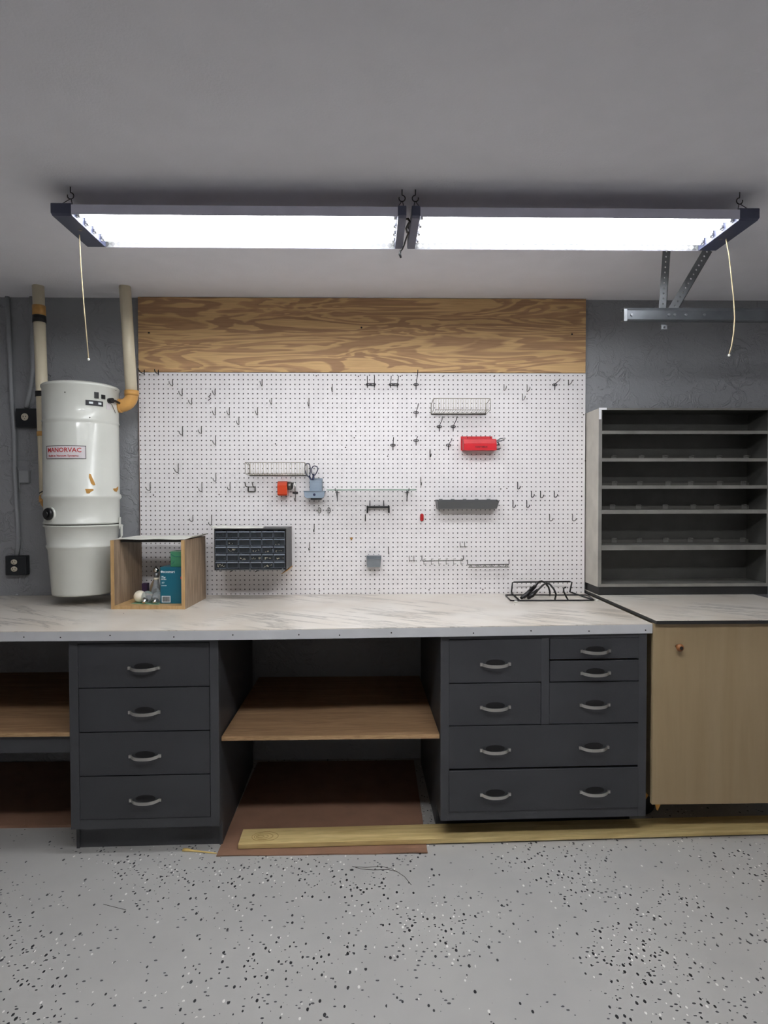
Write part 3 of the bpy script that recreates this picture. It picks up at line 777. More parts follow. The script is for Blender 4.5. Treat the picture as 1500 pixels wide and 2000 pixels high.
# vacuum pipes
def pipe_run(label, pts, rr, parts):
    t = thing('vacuum_pipe', label, 'pipe', pts[0])
    MB().tube(pts, rr, 20).build('pipe', 'pvc', t)
    for nm, mt_, q, r_ in parts: MB().tube(q, r_, 20).build(nm, mt_, t)
    return t
A, B = Vector((-.005, -.16, ZCEIL)), Vector((.029, -.175, 1.985))
arc = [B+Vector((-.055+.055*cos(rad(q)), 0, .055*sin(rad(q))-.0)) for q in range(0, -91, -15)]
pipe_run('cream vacuum pipe from the ceiling down to the canister’s right side, with tan elbow', [A, A.lerp(B, .5), B], .029,
         [('elbow', 'tan', [B+Vector((0, 0, .012))]+arc+[arc[-1]+Vector((-.014, 0, 0))], .0325),
          ('elbow_collar', 'tan', [B+Vector((0, 0, .022)), B+Vector((0, 0, -.004))], .0355),
          ('elbow_collar', 'tan', [arc[-1]+Vector((.004, 0, 0)), arc[-1]+Vector((-.012, 0, 0))], .0355)])
A, B = Vector((-.446, -.16, ZCEIL)), Vector((-.423, -.16, 1.46))
def ab(z): return A+(B-A)*((z-A.z)/(B.z-A.z))
arc = [B+Vector((.055-.055*cos(rad(q)), 0, -.055*sin(rad(q)))) for q in range(0, 91, 15)]
zz = lambda y: at(75, y, -.19).z
pipe_run('cream vacuum pipe from the ceiling behind the canister’s left side, with black straps', [A, ab(2.0), B], .0285,
         [('coupling', 'tan', [ab(zz(594)), ab(zz(613))], .032), ('strap', 'black', [ab(zz(614)), ab(zz(627))], .0325),
          ('strap', 'black', [ab(zz(763)), ab(zz(773))], .0325), ('coupling', 'tan', [ab(zz(842)), ab(zz(851))], .0315),
          ('coupling', 'tan', [ab(zz(971)), ab(zz(981))], .0325),
          ('elbow', 'tan', [B+Vector((0, 0, .01))]+arc, .0315)])
# unplugged black plug hanging behind the canister
a = at(99, 950, -.21); b = at(86, 958, -.21)
t = thing('power_plug', 'black unplugged cord end sticking out left of the canister', 'plug', b)
MB().tube([a+Vector((-.006, .012, .008)), a+Vector((-.012, 0, 0)), b+Vector((.004, 0, .002)), b], [.007, .016, .013, .008], 10).build('plug_body', 'black', t)
pr_ = MB(); pr_.tube([b, b+Vector((-.022, -.004, -.014))], .003, 6); pr_.tube([b+Vector((.01, 0, -.006)), b+Vector((-.008, 0, -.022))], .003, 6)
pr_.build('prong', 'black', t)

# ------------------------------------------------------------------ conduit and outlets
def outlet_box(label, px0, py0, px1, py1):
    a, b = at(px0, py0, -.03), at(px1, py1, -.03)
    t = thing('outlet_box', label, 'outlet', ((a.x+b.x)/2, .02, (a.z+b.z)/2))
    MB().box(a.x, b.x, -.022, .019, b.z, a.z).build('box', 'outlet_box', t, bev=.004)
    return t, (a.x+b.x)/2, (a.z+b.z)/2
t, ox, oz = outlet_box('dark square box with one round outlet, high on the left wall', 28, 797, 71, 834)
f = MB().lathe([(.0195, -.0255), (.018, -.0265), (.0001, -.0265)], (ox-.006, 0, oz+.004), 24, 'y').build('receptacle', 'outlet_face', t)
s_ = MB(); s_.box(ox-.015, ox-.012, -.0275, -.0265, oz+.002, oz+.010); s_.box(ox-.001, ox+.002, -.0275, -.0265, oz+.002, oz+.010); s_.box(ox-.008, ox-.004, -.0275, -.0265, oz-.008, oz-.004)
build_each(s_, 'slot', 'ink', f)
t, ox, oz = outlet_box('dark square box with a duplex outlet, low on the left wall just above the worktop', 8, 1086, 49, 1124)
for k in (.0195, -.0185):
    f = MB(); f.lathe([(.0175, -.0245), (.0165, -.0265), (.0001, -.0265)], (0, 0, 0), 24, 'y')
    f.v = [(v[0]+ox-.006, v[1], v[2]*.82+oz+k) for v in f.v]
    f = f.build('receptacle', 'outlet_face', t)
    s_ = MB(); s_.box(ox-.0135, ox-.011, -.0275, -.0265, oz+k-.001, oz+k+.007); s_.box(ox-.001, ox+.0015, -.0275, -.0265, oz+k-.001, oz+k+.007)
    s_.lathe([(.0022, -.0275), (.0022, -.0265)], (ox-.006, 0, oz+k-.008), 8, 'y')
    build_each(s_, 'slot', 'ink', f)
def conduit(label, pts, r=.0112):
    tag(MB().tube(pts, r, 12).build('conduit', 'conduit'), label, 'conduit', 'painted conduits on the left wall')
W_ = lambda x, y: at(x, y, .007)
conduit('long gray painted conduit on the left wall, from the ceiling to the duplex outlet',
        [Vector((W_(14, 580).x, .008, ZCEIL)), W_(18, 660), W_(23, 780), W_(28, 850), W_(29, 920), W_(32, 980), W_(36, 1050), W_(35, 1070), Vector((W_(33, 1086).x, .004, W_(33, 1086).z))])
conduit('short gray painted conduit rising from the round outlet box on the left wall',
        [Vector((W_(52, 797).x, .004, W_(52, 797).z)), W_(54, 785), W_(60, 755), W_(64, 720), Vector((W_(62, 600).x, .008, ZCEIL))])
a, b = at(36, 919, 0), at(57, 943, 0)
t = thing('junction_box', 'small gray painted junction box on the long conduit at the left', 'junction box', ((a.x+b.x)/2, .02, (a.z+b.z)/2))
MB().box(a.x+.006, b.x, -.006, .019, b.z, a.z).build('box', 'conduit', t, bev=.003)
MB().tube([(a.x-.012, .0, a.z+.015), (a.x, -.002, a.z+.012), (a.x+.008, -.004, a.z-.008), (a.x+.004, -.004, b.z-.02), (a.x+.008, 0, b.z-.05)], .0025, 6).build('wire_loop', 'conduit', t)

# ------------------------------------------------------------------ garage door track
t = thing('door_track', 'galvanised garage door track hanging from the ceiling on perforated angle iron, upper right', 'track', (2.55, -.7, ZCEIL))
T0, T1, TX = 2.216, 2.272, 2.352
y = -.7
prof = [(y-.024, T0+.006), (y-.018, T0), (y-.002, T0), (y+.012, T0+.004), (y+.012, T0+.01), (y-.002, T0+.004), (y-.016, T0+.004), (y-.020, T0+.008), (y-.020, T1-.012), (y-.012, T1-.002), (y+.016, T1-.004), (y+.016, T1), (y-.014, T1+.002), (y-.024, T1-.012)]
MB().prism(prof, TX, 4.28, 'x').build('rail', 'track', t)
MB().box(TX-.002, TX+.012, y-.028, y-.0245, T0-.003, T1-.006).build('end_flange', 'galv', t, bev=.001)
bo = MB()
for xx in (2.383, 2.545, 2.57, 2.62, 2.70): bo.lathe([(.0055, y-.029), (.0055, y-.023)], (xx, 0, (T0+T1)/2-.002), 10, 'y')
build_each(bo, 'bolt', 'galv', t)
def angle_iron(p0, p1, wd, name, pitch_=.022):
    """perforated strip from p0 to p1 in the plane y = const, with a side leg"""
    p0, p1 = Vector(p0), Vector(p1); L = (p1-p0).length; n = int(L/pitch_)
    xs = [i*L/n for i in range(n+1)]; cxs = [(i+.5)*L/n for i in range(n)]
    v, f, sm = perforated(xs, [wd/2, -wd/2], cxs, [0], .0042, 0, .0022)
    ax = (p1-p0).normalized(); up_ = Vector((0, 1, 0)).cross(ax); up_ = up_ if up_.x > 0 else -up_
    mb = MB(); X = lambda q: p0+ax*q[0]+up_*q[2]+Vector((0, q[1], 0))
    mb.v = [tuple(X(q)) for q in v]; mb.f = f; mb.sm = sm
    o = len(mb.v)
    mb.add([X((a_, b_, c_)) for c_ in (wd/2-.0022, wd/2) for b_ in (0, .03) for a_ in (0, L)],
           [(0, 2, 3, 1), (4, 5, 7, 6), (0, 1, 5, 4), (2, 6, 7, 3), (0, 4, 6, 2), (1, 3, 7, 5)])
    mb.build(name, 'galv', t)
angle_iron((2.537, y+.02, T0+.03), (2.556, y+.02, ZCEIL-.001), .034, 'hanger_bracket')
angle_iron((2.567, y+.024, T0+.03), (2.742, y+.024, ZCEIL-.001), .04, 'hanger_bracket')
tb = MB(); tb.box(2.520, 2.542, y-.004, y-.002, T0-.034, T0-.004); tb.box(2.516, 2.541, y-.02, y-.018, T0-.036, T0-.014); tb.box(2.518, 2.541, y-.02, y-.002, T0-.016, T0-.014)
tb = tb.build('tab', 'galv', t)
MB().lathe([(.0045, y-.022), (.0045, y-.02)], (2.529, 0, T0-.026), 10, 'y').build('tab_hole', 'ink', tb)

# ------------------------------------------------------------------ peg hooks
HOOKS = 'wire peg hooks on the pegboard'
def peg_hook(px, pt, pb, lab, d=.06, mat='dull_wire', tip=.015, r=.0018):
    """L hook: leg down the board from its hole, then out and slightly up"""
    a, b = at(px, pt, 0), at(px, pb, -.004)
    hx, hz = snap(a); hx2 = b.x
    pts = [(hx, .008, hz), (hx, -.002, hz), (hx, -.004, hz-.004), (hx, -.004, b.z+.004), (hx, -.008, b.z), (hx, -d*.6, b.z), (hx, -d, b.z+tip*.5), (hx, -d-.003, b.z+tip)]
    o = MB().tube(pts, r, 6)
    z2 = hz-HP*max(1, round((hz-b.z)/HP))
    o = o.build('peg_hook', mat); return tag(o, lab, 'hook', HOOKS)
L_HOOKS = [
 (336, 742, 754, 'short wire hook at the upper left, highest of three stepping down rightward'),
 (353.6, 760, 773, 'short wire hook at the upper left, middle one of three stepping down rightward'),
 (373.8, 778, 790, 'short wire hook at the upper left, lowest of three stepping down rightward'),
 (419.9, 760, 772, 'short wire hook right above the small twisted hook in the upper left'),
 (420.5, 797, 811, 'short wire hook below the small twisted hook, left of another at its own height'),
 (449, 796, 811, 'short wire hook in the upper left, right neighbour of a hook at the same height'),
 (467.7, 814, 830, 'short wire hook standing alone above and left of the left wire basket'),
 (513, 741, 754, 'wire hook close under the plywood, straight above the left wire basket’s middle'),
 (532.8, 778, 790, 'wire hook left of centre whose stem points straight, right of the bright looped hook'),
 (505, 797, 811, 'bright looped wire hook above the left wire basket'),
 (356, 834, 850, 'wire hook on the board’s left side, left one of a pair at one height'),
 (393.8, 834, 847, 'wire hook on the board’s left side, right one of a pair at one height'),
 (421.7, 852, 868, 'wire hook on the left side, just below and right of a level pair'),
 (349, 906, 923, 'lone wire hook at the left, at the height of the left wire basket'),
 (423, 925, 940, 'wire hook left of the left wire basket’s lower rail'),
 (395.4, 944, 960, 'wire hook left of the double hook, second from the left edge in its row'),
 (452, 944, 957, 'wire hook next to the left side of the double hook below the left basket'),
 (294, 945, 958, 'wire hook nearest the pegboard’s left edge, beside the canister'),
 (377, 1003, 1018, 'wire hook just above the wooden box on the worktop'),
 (415, 1008, 1025, 'wire hook just above the upper left corner of the black drawer organizer'),
 (651.6, 751, 766, 'wire hook under the plywood between the basket side and the first two-arm bracket'),
 (605.6, 780, 794, 'wire hook above the scissors, highest one there'),
 (842, 879, 893, 'short dark wire hook left of the red box'),
 (824, 933, 948, 'wire hook above the small red clip'),
 (987, 751, 763, 'looped wire hook at the upper right, leftmost of three near the top'),
 (1032, 752, 765, 'wire hook at the upper right, just above a lower looped hook'),
 (1023, 769, 782, 'looped wire hook at the upper right, lowest of three near the top'),
 (1112.7, 741, 752, 'wire hook nearest the pegboard’s upper right corner'),
 (1012.4, 942, 955, 'wire hook right of the dark gray tray, highest of the cluster there'),
 (1039, 959, 971, 'wire hook right of the dark gray tray, leftmost of three in one row'),
 (1056.6, 959, 972, 'wire hook right of the dark gray tray, middle of three in one row'),
 (1084, 959, 971, 'wire hook right of the dark gray tray, rightmost of three in one row'),
 (1002.4, 977, 991, 'wire hook closest to the right end of the dark gray tray'),
 (1030, 977, 991, 'wire hook right of the one closest to the dark gray tray’s end, same height'),
 (1074.4, 1004, 1017, 'wire hook at the lower right of the board, left one of the lowest pair'),
 (1119, 1003, 1017, 'wire hook at the lower right of the board, right one of the lowest pair'),
 (617.6, 1024, 1038, 'wire hook below the blue-gray scissor cup'),
 (600.6, 1060, 1074, 'wire hook right of the black drawer organizer, near its lower half'),
 (717.6, 1006, 1017, 'dark wire hook just under the black bracket’s left arm'),
 (761.6, 1067, 1081, 'straight wire hook right above the small gray bin, to its right'),
 (581.5, 961, 978, 'wire hook between the orange sharpener and the scissor cup'),
 (286, 724, 731, 'dark wire hook crossing the plywood edge at the board’s top left corner'),
 (308, 724, 731, 'small dark hook at the top left corner, right of the larger dark one'),
]
for px, pt, pb, lab in L_HOOKS:
    dark = 'dark' in lab or px in (717.6, 842)
    dd = .062
    if px == 286: dd = .09
    peg_hook(px, pt, pb, lab, dd, 'blackiron' if dark else ('zinc' if 'bright' in lab or 'looped' in lab else 'dull_wire'), r=.0024 if dark else .0020)
h = MB()
p = snap(at(410, 782, 0))
h.tube([(p[0], .006, p[1]+.02), (p[0], -.006, p[1]+.018), (p[0]-.006, -.02, p[1]+.006), (p[0]+.005, -.014, p[1]-.002), (p[0]-.006, -.02, p[1]-.012), (p[0]-.004, -.034, p[1]-.016)], .0022, 6)
tag(h.build('peg_hook', 'blackiron'), 'small dark twisted hook in the upper left of the pegboard', 'hook', HOOKS)

ROD = [
 (811, 750, .13, .05, 'long rod hook with oval base just under the plywood, right of the two-arm brackets'),
 (811, 806, .17, .02, 'long rod hook with oval base left of the right wire basket'),
 (811, 861, .10, .008, 'long rod hook with oval base, lowest in the column left of the red box'),
 (856, 835, .16, .03, 'long rod hook with oval base below the right wire basket, left one of two'),
 (883, 834, .16, .03, 'long rod hook with oval base below the right wire basket, right one of two'),
 (874, 871, .14, .018, 'long rod hook with oval base directly left of the red box'),
 (765, 873, .09, .03, 'long rod hook with oval base left of centre height, standing alone above the glass shelf'),
 (1083, 751, .10, .01, 'long rod hook with oval base at the upper right of the board'),
]
for px, py, d, up_, lab in ROD:
    x0, z0 = snap(at(px, py, 0))
    t = thing('rod_hook', lab, 'hook', (x0, 0, z0), 0, 'long rod hooks with oval bases')
    MB().tube([(x0, -.004, z0-.024), (x0, -.005, z0-.002), (x0, -.014, z0+.004), (x0, -d*.8, z0+.004+up_*.5), (x0, -d, z0+.004+up_)], .0021, 7).build('rod', 'dark_wire', t)
    ov = MB(); ov.tube([(x0+.0132*cos(2*pi*k/20), -.0045, z0+.0055*sin(2*pi*k/20)) for k in range(20)], .0018, 6, closed=True)
    for sg in (-1, 1): ov.tube([(x0+sg*.0127, -.003, z0), (x0+sg*.0127, .01, z0)], .0018, 6)
    ov.build('oval_base', 'dark_wire', t)

def two_arm(px, py, lab):
    x0, z0 = at(px, py, 0).x, snap(at(px, py+1, 0))[1]
    t = thing('two_arm_bracket', lab, 'bracket', (x0, 0, z0), 0, 'two-arm wire brackets')
    for sg in (-1, 1):
        MB().tube([(x0+sg*.019, -.004, z0-.017), (x0+sg*.019, -.005, z0+.002), (x0+sg*.019, -.10, z0+.006), (x0+sg*.019, -.125, z0+.022)], .0021, 7).build('arm', 'dark_wire', t)
    b = MB()
    for zz_ in (z0+.005, z0-.005): b.tube([(x0-.024, -.006, zz_), (x0+.024, -.006, zz_)], .0018, 6)
    for sg in (-1, 0, 1): b.lathe([(.004, -.009), (.004, .006)], (x0+sg*.024, 0, z0), 8, 'y')
    b.build('crossbar', 'dark_wire', t)
two_arm(724.4, 750.5, 'two-arm wire bracket just under the plywood, left one of the two')
two_arm(769.4, 750.5, 'two-arm wire bracket just under the plywood, right one of the two')
# double hook left of the sharpener
a = at(492, 951, 0); x0, z0 = a.x, snap(a)[1]
t = thing('double_hook', 'heavy double wire hook below the left wire basket, left of the sharpener', 'hook', (x0, 0, z0))
for sg in (-1, 1):
    MB().tube([(x0+sg*.019, .006, z0+.004), (x0+sg*.019, -.006, z0), (x0+sg*.019, -.07, z0+.004), (x0+sg*.019, -.09, z0+.024)], .003, 8).build('arm', 'dull_wire', t)
b = MB(); b.tube([(x0-.019, -.006, z0-.024), (x0+.019, -.006, z0-.024)], .003, 8); b.tube([(x0-.019, -.006, z0+.002), (x0+.019, -.006, z0+.002)], .0018, 8)
for sg in (-1, 1): b.tube([(x0+sg*.019, -.006, z0-.024), (x0+sg*.019, -.006, z0+.002)], .003, 8)
b.build('crossbar', 'dull_wire', t)
# small pairs of hooks
for px, py, lab in ((900, 1061, 'pair of small joined wire hooks above the right end of the six-loop rail'), (803, 1088, 'pair of small joined wire hooks left of the six-loop rail')):
    a = at(px, py, 0); x0, z0 = snap(a)
    o = MB()
    for xx in (x0-HP/2, x0+HP/2): o.tube([(xx, .006, z0+.004), (xx, -.004, z0), (xx, -.004, z0-.022), (xx+.0, -.03, z0-.026), (xx, -.034, z0-.018)], .0016, 6)
    o.tube([(x0-HP/2, -.006, z0-.024), (x0+HP/2+.008, -.006, z0-.024)], .0014, 6)
    tag(o.build('joined_hooks', 'zinc'), lab, 'hook', 'small joined hooks')
# curled hooks under the scissor cup
for px, py, mt_, lab in ((621, 997, 'zinc', 'shiny curled wire hook below the scissor cup, left one of two'), (639, 997, 'dull_wire', 'darker curled wire hook below the scissor cup, right one of two')):
    a = at(px, py, 0); x0, z0 = snap(a)
    o = MB(); o.tube([(x0+.012*cos(rad(q)), -.010, z0+.016*sin(rad(q))) for q in range(-80, 100, 15)], .0018, 6); o.tube([(x0-.012, -.008, z0), (x0+.012, -.010, z0)], .0014, 6)
    o.tube([(x0, -.004, z0+.014), (x0, -.02, z0-.016)], .0018, 6)
    for sg in (-1, 1): o.tube([(x0+sg*.012, .006, z0), (x0+sg*.012, -.008, z0), (x0+sg*.004, -.01, z0)], .0016, 6)
    tag(o.build('curled_hook', mt_), lab, 'hook')
a = at(685, 1051, 0); x0, z0 = snap(a)
o = MB(); o.tube([(x0, -.001, z0-.008), (x0, -.012, z0-.010), (x0, -.02, z0+.004)], .003, 8)
for sg in (-1, 1): o.tube([(x0+sg*.008, .004, z0+.002), (x0+sg*.006, -.006, z0), (x0, -.008, z0-.006)], .0022, 6)
tag(o.build('brass_hook', 'brass'), 'small brass hook on the pegboard above and left of the gray bin', 'hook')

# ------------------------------------------------------------------ wire baskets
def make_basket():
    """local: back lower left corner at origin, x right, y toward room negative"""
    W, Dp, Hf, Hb = .300, .135, .064, .066
    t = thing('wire_basket', 'x', 'basket', (0, 0, 0))
    MB().tube([(0, -.004, 0), (W, -.004, 0)], .0028, 8).build('back_rail', 'dull_wire', t, local=True)
    fr = MB()
    fr.tube([(0, -Dp, Hf), (W, -Dp, Hf)], .0017, 6); fr.tube([(.006, -Dp, .004), (W-.006, -Dp, .004)], .0015, 6)
    fr.tube([(.01, -.03, .002), (W-.01, -.03, .002)], .0015, 6)
    build_each(fr, 'front_rail', 'basket_rail', t, local=True)
    for x in (0, W):
        e = MB(); e.tube([(x, -.004, 0), (x, -.004, Hb-.006), (x, .008, Hb)], .0017, 6)
        e.tube([(x, -.004, Hb-.01), (x, -.03, Hb-.012), (x, -Dp, Hf)], .0015, 6)
        e.tube([(x, -.004, 0), (x, -Dp, .004), (x, -Dp, Hf)], .0015, 6)
        e.build('end_frame', 'basket_rail', t, local=True)
    n = 23
    b = MB()
    for k in range(1, n):
        x = W*k/n
        b.tube([(x, -.004, .002), (x, -Dp+.006, .003), (x, -Dp, .012), (x, -Dp, Hf)], .0010, 5)
    build_each(b, 'basket_wire', 'basket', t, local=True)
    return t
bk1 = make_basket(); p = at(842, 809, 0); bk1.location = (p.x, -.001, p.z)
tag(bk1, 'wire basket shelf on the right half of the pegboard, above the red box', 'basket', 'wire baskets on the pegboard')
bk2 = copy_tree(bk1); p = at(488, 928.5, 0); bk2.location = (p.x, -.001, p.z); bk2.scale = (1.04, .9, .98)
tag(bk2, 'wire basket shelf on the left half of the pegboard, above the orange sharpener', 'basket', 'wire baskets on the pegboard')

# ------------------------------------------------------------------ sharpener
a, b = at(543, 940, -.04), at(562, 968, -.04)
x0, x1, z1, z0 = a.x, b.x, a.z, b.z
t = thing('pencil_sharpener', 'orange-red hand crank pencil sharpener on the pegboard', 'sharpener', ((x0+x1)/2, 0, z0))
prof = [(-.001, z0), (-.06, z0), (-.068, z0+.008), (-.07, z1-.022), (-.062, z1-.006), (-.045, z1), (-.001, z1-.002)]
MB().prism(prof, x0, x1, 'x').build('shavings_bin', 'orange', t, bev=.003, seg=3)
MB().lathe([(.021, x1), (.023, x1+.003), (.023, x1+.018), (.018, x1+.023)], (0, -.036, z1-.025), 20, 'x').build('gear_housing', 'dull_wire', t)
MB().lathe([(.016, x1+.0225), (.016, x1+.026), (.010, x1+.028)], (0, -.036, z1-.025), 18, 'x').build('size_dial', 'black', t)
MB().tube([(x1+.026, -.036, z1-.008), (x1+.036, -.038, z1-.012), (x1+.040, -.038, z1-.03), (x1+.038, -.04, z1-.060)], [.005, .005, .0045, .004], 8).build('crank_arm', 'handle', t)
MB().tube([(x1+.026, -.04, z1-.062), (x1+.055, -.04, z1-.063)], [.006, .0065], 10).build('crank_knob', 'black', t)

# ------------------------------------------------------------------ blue-gray cup with scissors
a, b = at(605, 938, -.05), at(629, 960, -.05)
x0, x1, z1, z0 = a.x, b.x, a.z, b.z
t = thing('organizer_cup', 'blue-gray plastic cup on a flanged tray, holding navy scissors', 'organizer', ((x0+x1)/2, 0, z0))
c = MB(); yb, yf, w_ = -.001, -.055, .0025
c.box(x0, x1, yf, yf+w_, z0, z1-.0); c.box(x0, x0+w_, yf, yb, z0, z1+.004); c.box(x1-w_, x1, yf, yb, z0, z1+.004); c.box(x0, x1, yb-w_, yb, z0, z1+.012); c.box(x0, x1, yf, yb, z0-.002, z0)
c.build('cup', 'bluegray', t, bev=.001)
MB().box(x0+.008, x1-.008, yf-.0012, yf, z0+.006, z1-.010).build('raised_panel', 'bluegray', t, bev=.0006)
a, b = at(594, 960, -.06), at(635, 973, -.06)
r_ = MB()
r_.prism([(a.x, a.z), (b.x, a.z), (b.x-.004, b.z+.008), (b.x-.014, b.z), (a.x+.016, b.z), (a.x+.005, b.z+.008)], -.078, -.072, 'y')
r_.prism([(a.x+.004, a.z-.002), (b.x-.004, a.z-.002), (b.x-.014, b.z+.001), (a.x+.016, b.z+.001)], -.073, -.001, 'y')
r_ = r_.build('tray', 'bluegray', t, bev=.001)
MB().box(a.x-.002, b.x+.002, -.082, -.001, a.z, a.z+.003).build('tray_rim', 'bluegray', r_, bev=.001)
MB().lathe([(.007, -.0795), (.007, -.078)], ((a.x+b.x)/2, 0, (a.z+b.z)/2+.001), 16, 'y').build('round_hole', 'navyblue', r_)
MB().box(a.x+.034, b.x-.022, -.05, -.001, b.z-.008, b.z).build('foot', 'darkgray', t)
ys = -.032
t = thing('scissors', 'navy handled scissors standing in the blue-gray cup', 'scissors', ((x0+x1)/2, ys, z0))
P = lambda x, y, dy=0: (lambda q: (q.x, ys+dy, q.z))(at(x, y, ys))
MB().tube([P(604.5, 933), P(601, 930), P(597.5, 925), P(595.3, 917), P(595.5, 910), P(598, 906), P(601.5, 905), P(605, 908), P(606, 914), P(605.8, 922), P(605.5, 928)], .0026, 8, closed=True).build('handle_loop', 'navyblue', t)
MB().tube([P(611, 928, -.004), P(608.5, 923, -.004), P(608.6, 916, -.004), P(611.5, 911, -.004), P(615, 910, -.004), P(619.5, 912, -.004), P(621, 917, -.004), P(618.5, 923, -.004), P(615.5, 928, -.004)], .0026, 8, closed=True).build('handle_loop', 'navyblue', t)
s_ = MB(); s_.tube([P(604, 929), P(607.5, 938), P(609, 945)], [.004, .006, .005], 8); s_.tube([P(613, 926, -.004), P(611.5, 936, -.004), P(610, 945, -.004)], [.005, .0055, .005], 8)
s_.build('handle_shank', 'navyblue', t)
MB().prism([(P(607, 944)[0], P(607, 944)[2]), (P(613, 944)[0], P(613, 944)[2]), (P(610, 956)[0], P(610, 955)[2])], ys-.003, ys+.001, 'y').build('blade', 'handle', t)

# ------------------------------------------------------------------ glass shelf on wire brackets
a, b = at(641, 957.5, -.06), at(810, 957.5, -.06)
zs_ = a.z
t = thing('glass_shelf', 'narrow glass shelf on two wire brackets at the middle of the pegboard', 'shelf', ((a.x+b.x)/2, -.06, zs_))
MB().box(a.x, b.x, -.186, -.006, zs_-.0022, zs_+.0022).build('glass_pane', 'glass', t)
MB().box(a.x, b.x, -.1885, -.1862, zs_-.003, zs_+.003).build('front_edge', 'glass_edge', t, bev=.0008)
for px in (657, 794):
    x0 = snap(at(px, 958, 0))[0]
    br = MB()
    br.tube([(x0, .008, zs_+.006), (x0, -.004, zs_-.0055), (x0, -.190, zs_-.0055), (x0, -.194, zs_+.010)], .0018, 6)
    br.tube([(x0, -.110, zs_-.0055), (x0, -.004, zs_-.052)], .0018, 6)
    br.tube([(x0, -.004, zs_-.0055), (x0, -.004, zs_-.055), (x0, .008, zs_-.050)], .0018, 6)
    br.tube([(x0-.012, -.006, zs_-.012), (x0+.012, -.006, zs_-.012)], .0016, 6)
    br.build('wire_bracket', 'dark_wire', t)

# black bracket with two pegs
a, b = at(716, 991, -.02), at(761, 991, -.02)
t = thing('black_bracket', 'black C-shaped bracket hung from two hooks at the middle of the pegboard', 'bracket', ((a.x+b.x)/2, -.02, a.z))
c = MB(); c.box(a.x, b.x, -.026, -.010, a.z-.004, a.z+.007); c.build('bar', 'black', t, bev=.002)
for xx in (a.x, b.x-.008):
    c = MB(); c.box(xx, xx+.008, -.028, -.008, a.z-.031, a.z+.009); c.build('arm', 'black', t, bev=.002)
for px in (726, 752.5):
    x0, z0 = snap(at(px, 978, 0))
    MB().tube([(x0, .008, z0), (x0, -.004, z0-.002), (x0, -.005, a.z+.012), (x0, -.017, a.z+.006)], [.002, .002, .003, .003], 7).build('hanger', 'dark_wire', t)

# small red clip
p = at(824, 1010.5, -.008)
t = thing('red_clip', 'small red oval clip on the pegboard left below the dark gray tray', 'clip', (p.x, -.008, p.z))
c = MB(); n = 24
ol = [((.0095*cos(q) if 1 else 0), .0115*(1 if sin(q) > 0 else -1)+.0095*sin(q)) for q in [2*pi*(k+.5)/n for k in range(n)]]
c.prism([(p.x+x, p.z+z) for x, z in ol], -.014, -.0005, 'y'); c.build('body', 'deep_red', t, bev=.0025, seg=3)
MB().sphere((p.x+.001, -.0145, p.z-.005), .0035, 10, 6, (1, .5, 1)).build('rivet', 'red', t)

# ------------------------------------------------------------------ red steel box with pliers
a, b = at(906, 866, -.075), at(970, 879, -.075)
x0, x1 = a.x, b.x; zt, zb = at(906, 857.5, -.06).z, at(906, 879, -.075).z
t = thing('red_tool_bin', 'red metal tool bin on the right half of the pegboard', 'bin', ((x0+x1)/2, 0, zb))
zm = at(906, 866.8, -.075).z
prof = [(-.001, zb), (-.075, zb+.0), (-.077, zm), (-.064, zm+.004), (-.062, zt), (-.059, zt), (-.061, zm), (-.072, zm-.002), (-.071, zb+.003), (-.001, zb+.003)]
MB().prism(prof, x0, x1, 'x').build('body', 'red', t, bev=.0005)
e = MB()
for xx in (x0, x1-.0015): e.prism([(-.001, zb), (-.075, zb), (-.077, zm), (-.062, zt), (-.001, zt+.006)], xx, xx+.0015, 'x')
build_each(e, 'end_panel', 'red', t)
zbk = at(906, 852.5, -.002).z
MB().box(x0-.006, x1-.010, -.003, -.0005, zb+.004, zbk).build('back_panel', 'red', t)
MB().box(x0-.006, x1-.004, -.0635, -.0615, zt-.001, zt+.001).build('rim', 'red', t)
cx0 = at(940, 873, -.077)
text_part('CRAFTSMAN', 'lettering', 'ink', t, .013, lambda x, z, e_: (cx0.x+x, -.0767-e_, cx0.z+z), squeeze=.066)
for px in (913, 958):
    p = at(px, 855, -.004); MB().lathe([(.003, -.0045), (.003, -.003)], (p.x, 0, p.z), 8, 'y').build('screw', 'ink', t)
# the pliers held at its right end
t = thing('pliers', 'gray steel pliers poking out of the right end of the red bin', 'pliers', (x1, -.04, zt))
P = lambda x, y, Y=-.05: tuple(at(x, y, Y))
for q in ([P(962, 862), P(970, 861), P(977, 856.5), P(987, 855.5)], [P(962, 864), P(971, 862.5), P(979, 861), P(987, 856.5)]):
    MB().tube(q, [.003, .004, .0035, .0012], 8).build('jaw', 'galv', t)
MB().tube([P(972, 863), P(975, 868), P(969, 870)], [.004, .005, .003], 8).build('pivot', 'dark_wire', t)
MB().tube([P(966, 877), P(972, 877.5), P(978, 875)], [.003, .0035, .0022], 8).build('grip', 'dark_wire', t)

